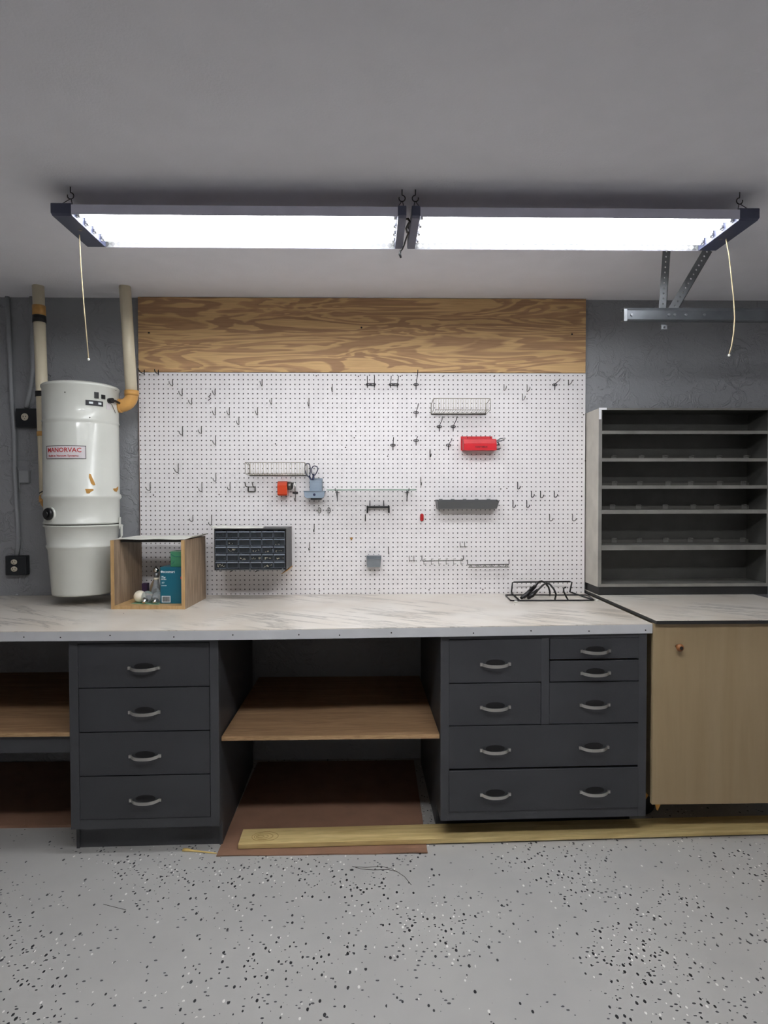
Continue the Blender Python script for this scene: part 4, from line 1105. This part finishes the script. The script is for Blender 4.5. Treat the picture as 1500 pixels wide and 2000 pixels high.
# ------------------------------------------------------------------ dark gray tray
a, b = at(850, 976, -.002), at(971, 976, -.002)
zt = a.z; zb = at(856, 994, -.08).z
xa, xb = a.x, b.x
t = thing('gray_tray', 'long dark gray trough tray on the right half of the pegboard', 'tray', ((xa+xb)/2, 0, zb))
def trough(xa, xb, zt, zb, D, th, inset, zf):
    c = MB()
    o = [(xa, -.001, zt), (xb, -.001, zt), (xb-inset*.4, -D, zf), (xa+inset*.4, -D, zf), (xa+inset*.5, -.001, zb+.0), (xb-inset, -.001, zb), (xb-inset*1.2, -D+.012, zb), (xa+inset*.7, -D+.012, zb)]
    i_ = [(xa+th, -.001-th, zt), (xb-th, -.001-th, zt), (xb-inset*.4-th, -D+th, zf), (xa+inset*.4+th, -D+th, zf), (xa+inset*.5+th, -.001-th, zb+th), (xb-inset-th, -.001-th, zb+th), (xb-inset*1.2-th, -D+.012+th, zb+th), (xa+inset*.7+th, -D+.012+th, zb+th)]
    c.add(o+i_, [(4, 5, 6, 7), (0, 4, 7, 3), (1, 2, 6, 5), (3, 7, 6, 2), (0, 1, 5, 4), (12, 15, 14, 13), (8, 11, 15, 12), (9, 13, 14, 10), (11, 10, 14, 15), (8, 12, 13, 9), (0, 3, 11, 8), (3, 2, 10, 11), (2, 1, 9, 10), (1, 0, 8, 9)])
    return c
trough(xa, xb, zt, zb, .085, .002, .014, zt-.010).build('tray_body', 'darkgray', t, bev=.0005)
for k in range(5):
    x0 = xa+.03+k*.066
    MB().box(x0-.010, x0+.010, -.0025, -.0003, zt-.001, zt+.004).build('hang_tab', 'galv', t)
rb = MB()
for k in range(6): rb.box(xa+.03+k*.05, xa+.036+k*.05, -.0862, -.0845, zb+.006, zt-.016)
# gray bin
a, b = at(715.5, 1091, -.05), at(745, 1091, -.05)
zt = a.z; zb = at(730, 1108, -.05).z
t = thing('gray_bin', 'small gray open plastic bin low at the centre of the pegboard', 'bin', ((a.x+b.x)/2, 0, zb))
trough(a.x, b.x, zt+.012, zb, .058, .002, .005, zt-.001).build('bin_body', 'bin', t, bev=.0006)
MB().box(a.x+.001, b.x-.001, -.0605, -.057, zt-.003, zt).build('rim', 'bin', t)
for k in range(3):
    x0 = a.x+.012+k*.028
    MB().lathe([(.0025, -.003), (.0025, .002)], (x0, 0, zt+.018), 8, 'y').build('peg', 'bin', t)

# ------------------------------------------------------------------ tool rails
a, b = at(825, 1096, -.03), at(903, 1094.5, -.03)
t = thing('loop_rail', 'wire tool rail with six loops, low on the right half of the pegboard', 'rail', ((a.x+b.x)/2, 0, a.z))
q1, q2 = at(824, 1085, 0), at(905, 1085, 0)
MB().tube([(q1.x, .006, q1.z), (q1.x, -.004, q1.z-.002), (q1.x, -.004, a.z+.004), (a.x+.004, -.03, a.z), (b.x-.004, -.03, b.z), (q2.x, -.004, b.z+.004), (q2.x, -.004, q2.z-.002), (q2.x, .006, q2.z)], .0023, 8).build('rod', 'dull_wire', t)
for k in range(6):
    x0 = a.x+.008+k*(b.x-a.x-.016)/5
    l = MB(); l.tube([(x0+.008, -.052, a.z+.014), (x0+.003, -.056, a.z+.013), (x0, -.034, a.z+.012), (x0, -.028, a.z), (x0, -.034, a.z-.018), (x0+.003, -.054, a.z-.014), (x0+.010, -.056, a.z-.013)], .0013, 6)
    l.build('loop', 'zinc', t)
a, b = at(914, 1107.5, -.03), at(994, 1107.5, -.03)
t = thing('plier_rail', 'wire tool rail with a flat front bar, rightmost of the two low rails', 'rail', ((a.x+b.x)/2, 0, a.z))
MB().box(a.x, b.x, -.043, -.038, a.z-.002, a.z+.0025).build('front_bar', 'zinc', t)
q1, q2 = at(913, 1093, 0), at(994, 1092, 0)
MB().tube([(q1.x, .006, q1.z), (q1.x, -.004, q1.z-.003), (q1.x, -.004, a.z+.012), (q1.x+.002, -.008, a.z+.010), (q2.x-.002, -.008, a.z+.012), (q2.x, -.004, a.z+.014), (q2.x, -.004, q2.z-.003), (q2.x, .006, q2.z)], .002, 7).build('back_wire', 'dull_wire', t)
for k in range(6):
    x0 = a.x+.014+k*(b.x-a.x-.03)/5
    l = MB(); l.tube([(x0-.007, -.038, a.z), (x0-.003, -.024, a.z+.005), (x0+.001, -.010, a.z+.008), (x0+.004, -.022, a.z+.008), (x0+.007, -.038, a.z+.001)], .0018, 6)
    l.build('loop', 'zinc', t)

# ------------------------------------------------------------------ small drawer organizer
px0, px1 = .4575, .8235
yf = -.225
zt, zb = 1.299, 1.0855
t = thing('drawer_organizer', 'black organizer with thirty clear small drawers hanging low on the pegboard', 'organizer', ((px0+px1)/2, -.1, zb))
th = .005
c = MB(); c.box(px0, px0+th, yf, -.004, zb, zt); c.box(px1-th, px1, yf, -.004, zb, zt); c.box(px0+th, px1-th, yf, -.004, zt-.009, zt); c.box(px0+th, px1-th, yf, -.004, zb, zb+.006)
c.box(px0+th, px1-th, -.009, -.004, zb, zt)
nx, nz = 6, 5
gx0, gx1, gz0, gz1 = px0+th, px1-th, zb+.009, zt-.010
cw, ch = (gx1-gx0)/nx, (gz1-gz0)/nz
for i in range(1, nx): c.box(gx0+i*cw-.001, gx0+i*cw+.001, yf, -.01, zb+.006, zt-.009)
for j in range(0, nz): c.box(gx0, gx1, yf+.0005, -.01, gz0+j*ch-.0012, gz0+j*ch)
c.build('frame', 'black', t, bev=.0006)
def small_drawer(i, j):
    x0, x1 = gx0+i*cw+.002, gx0+(i+1)*cw-.002; z0, z1 = gz0+j*ch+.001, gz0+(j+1)*ch-.003
    d = MB(); d.box(x0, x1, yf-.001, yf+.0015, z0, z1); d.box(x0, x0+.0012, yf+.0015, -.02, z0, z1-.004); d.box(x1-.0012, x1, yf+.0015, -.02, z0, z1-.004); d.box(x0, x1, yf+.0015, -.02, z0, z0+.0012)
    o = d.build('small_drawer', 'drawer_clear', t)
    l = MB(); l.prism([(yf-.001, z1-.008), (yf-.008, z1-.007), (yf-.009, z1-.001), (yf-.001, z1)], x0, x1, 'x'); l.box(x0, x1, yf-.003, yf-.001, z0, z0+.0014)
    l.box(x0, x0+.0012, yf-.003, yf-.001, z0, z1-.004); l.box(x1-.0012, x1, yf-.003, yf-.001, z0, z1-.004)
    l.build('drawer_pull', 'drawer_lip', o)
    return o
full = {(1, 2): 12, (0, 0): 14, (4, 0): 9, (2, 1): 8, (3, 1): 8, (4, 1): 8, (5, 1): 6, (3, 2): 5, (5, 2): 5, (1, 3): 4, (5, 3): 3, (4, 2): 3}
for j in range(nz):
    for i in range(nx):
        o = small_drawer(i, j)
        if (i, j) in full:
            k = MB()
            for _ in range(full[(i, j)]):
                x0 = gx0+i*cw+random.uniform(.010, cw-.010); z0 = gz0+j*ch+random.uniform(.006, .006+.0014*full[(i, j)])
                k.tube([(x0, yf-.0012, z0), (x0+random.uniform(-.006, .006), yf-.0022, z0+random.uniform(-.002, .006))], .0013, 5)
            k.build('hardware', 'bits', o)['kind'] = 'stuff'
rl = MB().box(px0+.006, px1-.006, yf-.004, yf, zb+.0, zb+.004).build('bottom_rail', 'galv', t)
cl_ = MB()
for px in (.487, .64, .805): cl_.box(px-.003, px+.003, yf-.006, yf-.002, zb-.006, zb+.010)
build_each(cl_, 'clip', 'galv', t)
for xx in (.53, .66):
    peg = MB().tube([(xx, -.002, zb-.020), (xx, -.02, zb-.018), (xx, -.12, zb-.008), (xx, -.20, zb-.012), (xx+.012, -.21, zb-.006), (xx+.016, -.20, zb-.002)], .0017, 6)
    tag(peg.build('support_hook', 'dark_wire'), 'wire support hook under the black drawer organizer, '+('left one' if xx < .6 else 'right one'), 'hook')
tag(MB().prism([(px1-.03, zb-.022), (px1-.028, zb-.024), (px1+.006, zb-.003), (px1+.004, zb-.001)], -.20, -.01, 'y').build('support_strip', 'glue'), 'yellowish strip propping the lower right corner of the drawer organizer', 'strip')
# crumpled plastic film on top
mb = MB(); nx_, ny_ = 26, 8
vs = []
random.seed(4)
for j in range(ny_+1):
    for i in range(nx_+1):
        u, v_ = i/nx_, j/ny_
        w1 = .26-.02*v_
        vs.append((px0-.012+u*w1, yf-.006+v_*(.17)+.006*sin(u*9), zt+.004+.010*(1-u)*(.6+.4*sin(u*23+v_*6))*(.5+random.random()*.7)+(-.002 if j == 0 else 0)))
o = len(vs)
vs += [(x, y, zt+.0008) for x, y, z in vs]
q = nx_+1
fs = [(j*q+i, j*q+i+1, (j+1)*q+i+1, (j+1)*q+i) for j in range(ny_) for i in range(nx_)]
fs += [(o+f[3], o+f[2], o+f[1], o+f[0]) for f in fs]
bd = [i for i in range(q)]+[j*q+nx_ for j in range(1, ny_+1)]+[ny_*q+i for i in range(nx_-1, -1, -1)]+[j*q for j in range(ny_-1, 0, -1)]
fs += [(bd[k], o+bd[k], o+bd[(k+1) % len(bd)], bd[(k+1) % len(bd)]) for k in range(len(bd))]
mb.add(vs, fs)
tag(mb.build('plastic_film', 'whitepaper'), 'crumpled white plastic film lying on top of the black drawer organizer', 'plastic film')

# ------------------------------------------------------------------ wooden box on the worktop
BX, BY, BR = .014, -.420, -.035
t = thing('wooden_box', 'open wooden box standing on the worktop beside the canister', 'box', (BX, BY, ZC), BR)
W, D, H, T = .356, .325, .330, .017
for xx in (0, W-T):
    s_ = MB().box(xx, xx+T, .0012, D, 0, H).build('side_panel', 'box_wood', t, local=True)
    MB().box(xx, xx+T, 0, .0012, 0, H).build('edge_band', 'box_edge', s_, local=True)
s_ = MB().box(T, W-T, .0012, D, 0, T).build('bottom_panel', 'box_edge', t, local=True)
s_ = MB().box(T, W-T, D-.018, D, H-.024, H-.001).build('rear_rail', 'plinth', t, local=True)
BM = MAT[t.name]
def bx(x, y, z): return tuple(BM @ Vector((x, y, z)))
# sheet lying on top
sh = thing('white_sheet', 'thin white sheet with a dark underside lying over the wooden box', 'sheet', bx(.18, .18, H), BR)
n = 24; top = []
for i in range(n+1):
    u = i/n; x = -.004+u*(W+.022)
    z = H+.003+.0015*sin(u*14)+(.012*((u-.9)/.1)**2 if u > .9 else 0)
    top.append((x, z))
prof = top+[(x, z-.0022) for x, z in top[::-1]]
mi = MAT[sh.name].inverted() @ BM
c = MB().prism(prof, .05, D-.01, 'y'); c.v = [tuple(mi @ Vector(v)) for v in c.v]; c.build('sheet', 'whitepaper', sh, local=True)
c = MB().box(T+.002, W-T-.002, .07, D-.03, H-.014, H-.0006); c.v = [tuple(mi @ Vector(v)) for v in c.v]; c.build('dark_backing', 'plinth', sh, local=True)

# cartons and bulbs inside
x0 = at(316, 1178, -.35).x
lx = (BM.inverted() @ Vector((x0, -.35, ZC))).x
zb = ZC+T
t = thing('bulb_carton', 'teal light bulb carton standing inside the wooden box', 'carton', bx(lx, .06, T), BR)
h_ = .178; dx = W-T-.002-lx
MB().box(0, dx, 0, .12, .0003, h_).build('carton', 'teal', t, local=True, bev=.001)
TM = MAT[t.name]
def face(cx, cz): return lambda x, z, e: tuple(TM @ Vector((cx+x, -.0006-e, cz+z)))
text_part('ecosmart', 'brand_print', 'white_ink', t, .0195, face(.043, h_-.022), squeeze=.058)
MB().lathe([(.0055, -.001), (.0055, -.0002)], (.0085, 0, h_-.022), 14, 'y').build('brand_mark', 'white_ink', t, local=True)
text_part('75w', 'watt_print', 'white_ink', t, .018, face(.016, h_-.050), squeeze=.020)
text_part('REPLACEMENT', 'small_print', 'white_ink', t, .006, face(.018, h_-.060), squeeze=.026)
text_part('A19', 'small_print', 'white_ink', t, .012, face(.014, h_-.076), squeeze=.012)
text_part('LED BULBS', 'small_print', 'white_ink', t, .006, face(.018, h_-.090), squeeze=.026)
MB().box(dx-.022, dx-.001, -.001, -.0002, h_-.058, h_-.046).build('red_flag', 'red', t, local=True)
p = MB().box(.007, .050, -.001, -.0002, .006, .038).build('barcode_panel', 'white_ink', t, local=True)
bc = MB(); xx = .011
while xx < .045:
    ww = random.choice((.0008, .0014, .002)); bc.box(xx, xx+ww, -.0016, -.0009, .010, .034); xx += ww+random.choice((.0008, .0014))
bc.build('barcode', 'ink', p, local=True)
t = thing('green_carton', 'small green carton on top of the teal bulb carton', 'carton', bx(lx+.046, .075, T+h_), BR)
MB().box(0, W-T-.003-lx-.046, 0, .09, .0005, .073).build('carton', 'green', t, local=True, bev=.001)
MB().box(-.003, W-T-.003-lx-.046, -.001, .09, .0732, .0745).build('lid', 'green_top', t, local=True)
fl = MB(); fl.tube([(.0, -.0008, .064), (.02, -.0012, .050), (.05, -.0012, .049)], .0008, 5); fl.tube([(.004, -.0008, .01), (.02, -.0012, .030)], .0008, 5); build_each(fl, 'fold_line', 'teal', t, local=True)
# bulbs
def bulb(name, label, c, r, mat, base=None, group=None, tall=False):
    t = thing(name, label, 'light bulb', c, 0, group)
    MB().sphere((c[0], c[1], c[2]), r, 24, 14).build('globe', mat, t)
    if base:
        d = Vector(base).normalized(); c = Vector(c)
        b = MB(); b.tube([c+d*r*.82, c+d*(r+.004), c+d*(r+.016), c+d*(r+.020)], [r*.5, .0085, .0085, .005], 16)
        b.build('screw_base', 'chrome', t)
    return t
p = at(269.5, 1160, -.36); bulb('light_bulb', 'round white light bulb lying leftmost in the wooden box', (p.x, -.335, zb+.0305), .030, 'bulb_white')
p = at(285, 1165, -.37); bulb('light_bulb', 'clear round light bulb in the middle of the wooden box, chrome base toward the viewer', (p.x, -.35, zb+.032), .0285, 'bulb_clear', (-.1, -1, -.55), 'clear globe bulbs in the wooden box')
p = at(305.5, 1166, -.37); bulb('light_bulb', 'clear round light bulb against the teal carton, chrome base toward the viewer', (p.x-.001, -.35, zb+.030), .0265, 'bulb_clear', (-.1, -1, -.55), 'clear globe bulbs in the wooden box')
p = at(307, 1150, -.28)
t = thing('light_bulb', 'clear bulb standing base up behind the two clear round bulbs', 'light bulb', (p.x, -.29, zb))
MB().lathe([(.002, zb+.002), (.018, zb+.010), (.027, zb+.03), (.026, zb+.055), (.016, zb+.082), (.0125, zb+.10), (.0125, zb+.108)], (p.x, -.29, 0), 24).build('globe', 'bulb_clear', t)
MB().lathe([(.0135, zb+.108), (.0135, zb+.118)], (p.x, -.29, 0), 20).build('base_ring', 'bulb_white', t)
b = MB(); b.lathe([(.0115, zb+.118), (.0115, zb+.140)], (p.x, -.29, 0), 18); b.build('neck', 'galv', t)
MB().sphere((p.x, -.29, zb+.155), .0145, 18, 10).build('screw_base', 'chrome', t)
p = at(282, 1147, -.2)
MBx = MB().box(p.x-.013, p.x+.013, -.20, -.165, zb+.0005, zb+.075)
tag(MBx.build('small_carton', 'crate_wrap'), 'tiny dark purple carton at the back left inside the wooden box', 'carton')
p = at(298, 1147, -.24)
tag(MB().prism([(p.x-.022, zb+.001), (p.x+.016, zb+.001), (p.x+.014, zb+.085), (p.x+.004, zb+.10), (p.x-.010, zb+.075)], -.245, -.225, 'y').build('blister_pack', 'amber', bev=.002),
    'clear brownish blister pack leaning at the back inside the wooden box', 'package')
lf = MB(); pts = [atz(256, 1179, zb+.0006), atz(310, 1181, zb+.0006), atz(318, 1172, zb+.0006), atz(283, 1170, zb+.0006)]
lf.prism([(p.x, p.y) for p in pts], zb+.0004, zb+.0016, 'z')
tag(lf.build('leaflet', 'leaflet'), 'green leaflet lying under the bulbs in the wooden box', 'leaflet')

# ------------------------------------------------------------------ black wire rack on the worktop
z0 = ZC+.0045
t = thing('wire_rack', 'black bent wire rack lying on the worktop at the right below the pegboard', 'rack', (2.2, -.2, ZC))
g = lambda x, y, z=z0: Vector(atz(x, y, z))
r_ = .0042
A0, A1, A2, A3 = g(987, 1162), g(1001, 1173), g(1160, 1172), g(1143, 1162)
MB().tube([A0+Vector((0, -.01, 0)), A0, A3, A3+Vector((.01, -.02, 0)), A2, A2+Vector((-.01, -.004, 0)), A1, A1+Vector((-.008, .012, 0)), A0+Vector((0, -.01, 0))], r_*.8, 8).build('base_frame', 'blackiron', t)
MB().tube([g(1014, 1172), g(999, 1158), Vector(at(999, 1156, -.07)), Vector(at(1001, 1138, -.05)), Vector(at(1004, 1137, -.05)), Vector(at(1112, 1136, -.05)), Vector(at(1117, 1137, -.05)), Vector(at(1113, 1156, -.07)), g(1119, 1158), g(1157, 1171)], r_, 8).build('back_frame', 'blackiron', t)
fq = lambda x, y, Y: Vector(at(x, y, Y))
MB().tube([g(1024, 1168), fq(1034, 1158, -.20), fq(1047, 1143, -.18), fq(1053, 1136, -.18), fq(1058, 1135, -.17), fq(1064, 1138, -.16), fq(1071, 1146, -.14), fq(1074, 1156, -.12), g(1074, 1163)], r_*1.15, 8).build('hoop', 'blackiron', t)
MB().tube([g(1034, 1169), fq(1045, 1158, -.25), fq(1060, 1143, -.23), fq(1066, 1139, -.23), fq(1074, 1141, -.23), fq(1082, 1151, -.25), fq(1086, 1161, -.26), g(1084, 1170)], r_*1.15, 8).build('hoop', 'blackiron', t)
MB().tube([g(1109, 1171), fq(1105, 1164, -.25), fq(1101, 1155, -.24), fq(1101, 1149, -.24), fq(1105, 1147, -.235)], r_, 8).build('hook', 'blackiron', t)
b = MB(); b.tube([g(1018, 1168, ZC+.012), fq(1030, 1160, -.2), fq(1046, 1144, -.19)], [.008, .013, .009], 8); b.tube([g(1030, 1169, ZC+.01), fq(1040, 1162, -.24), fq(1050, 1152, -.22)], [.007, .012, .007], 8)
b.tube([fq(1036, 1154, -.2), fq(1037, 1146, -.2)], [.008, .006], 8); b.tube([fq(1044, 1149, -.2), fq(1043, 1143, -.2)], [.006, .006], 8)
b.build('clamp', 'black', t)
for px, py in ((1008, 1175), (1166, 1172)):
    p = g(px, py, ZC+.005); MB().tube([p+Vector((-.008, 0, 0)), p+Vector((.006, 0, 0))], .0055, 10).build('foot_tip', 'whitepaper', t)
for px, py in ((241, 1198), (1005, 1181), (1008, 1176)):
    p = atz(px, py, ZC+.0008)
    if px == 1008: continue
    tag(MB().sphere(p, .0025, 8, 6, (1, .7, .3)).build('debris_crumb', 'ink'), 'dark crumb on the worktop '+('in front of the wooden box' if px < 500 else 'in front of the black wire rack'), 'debris')
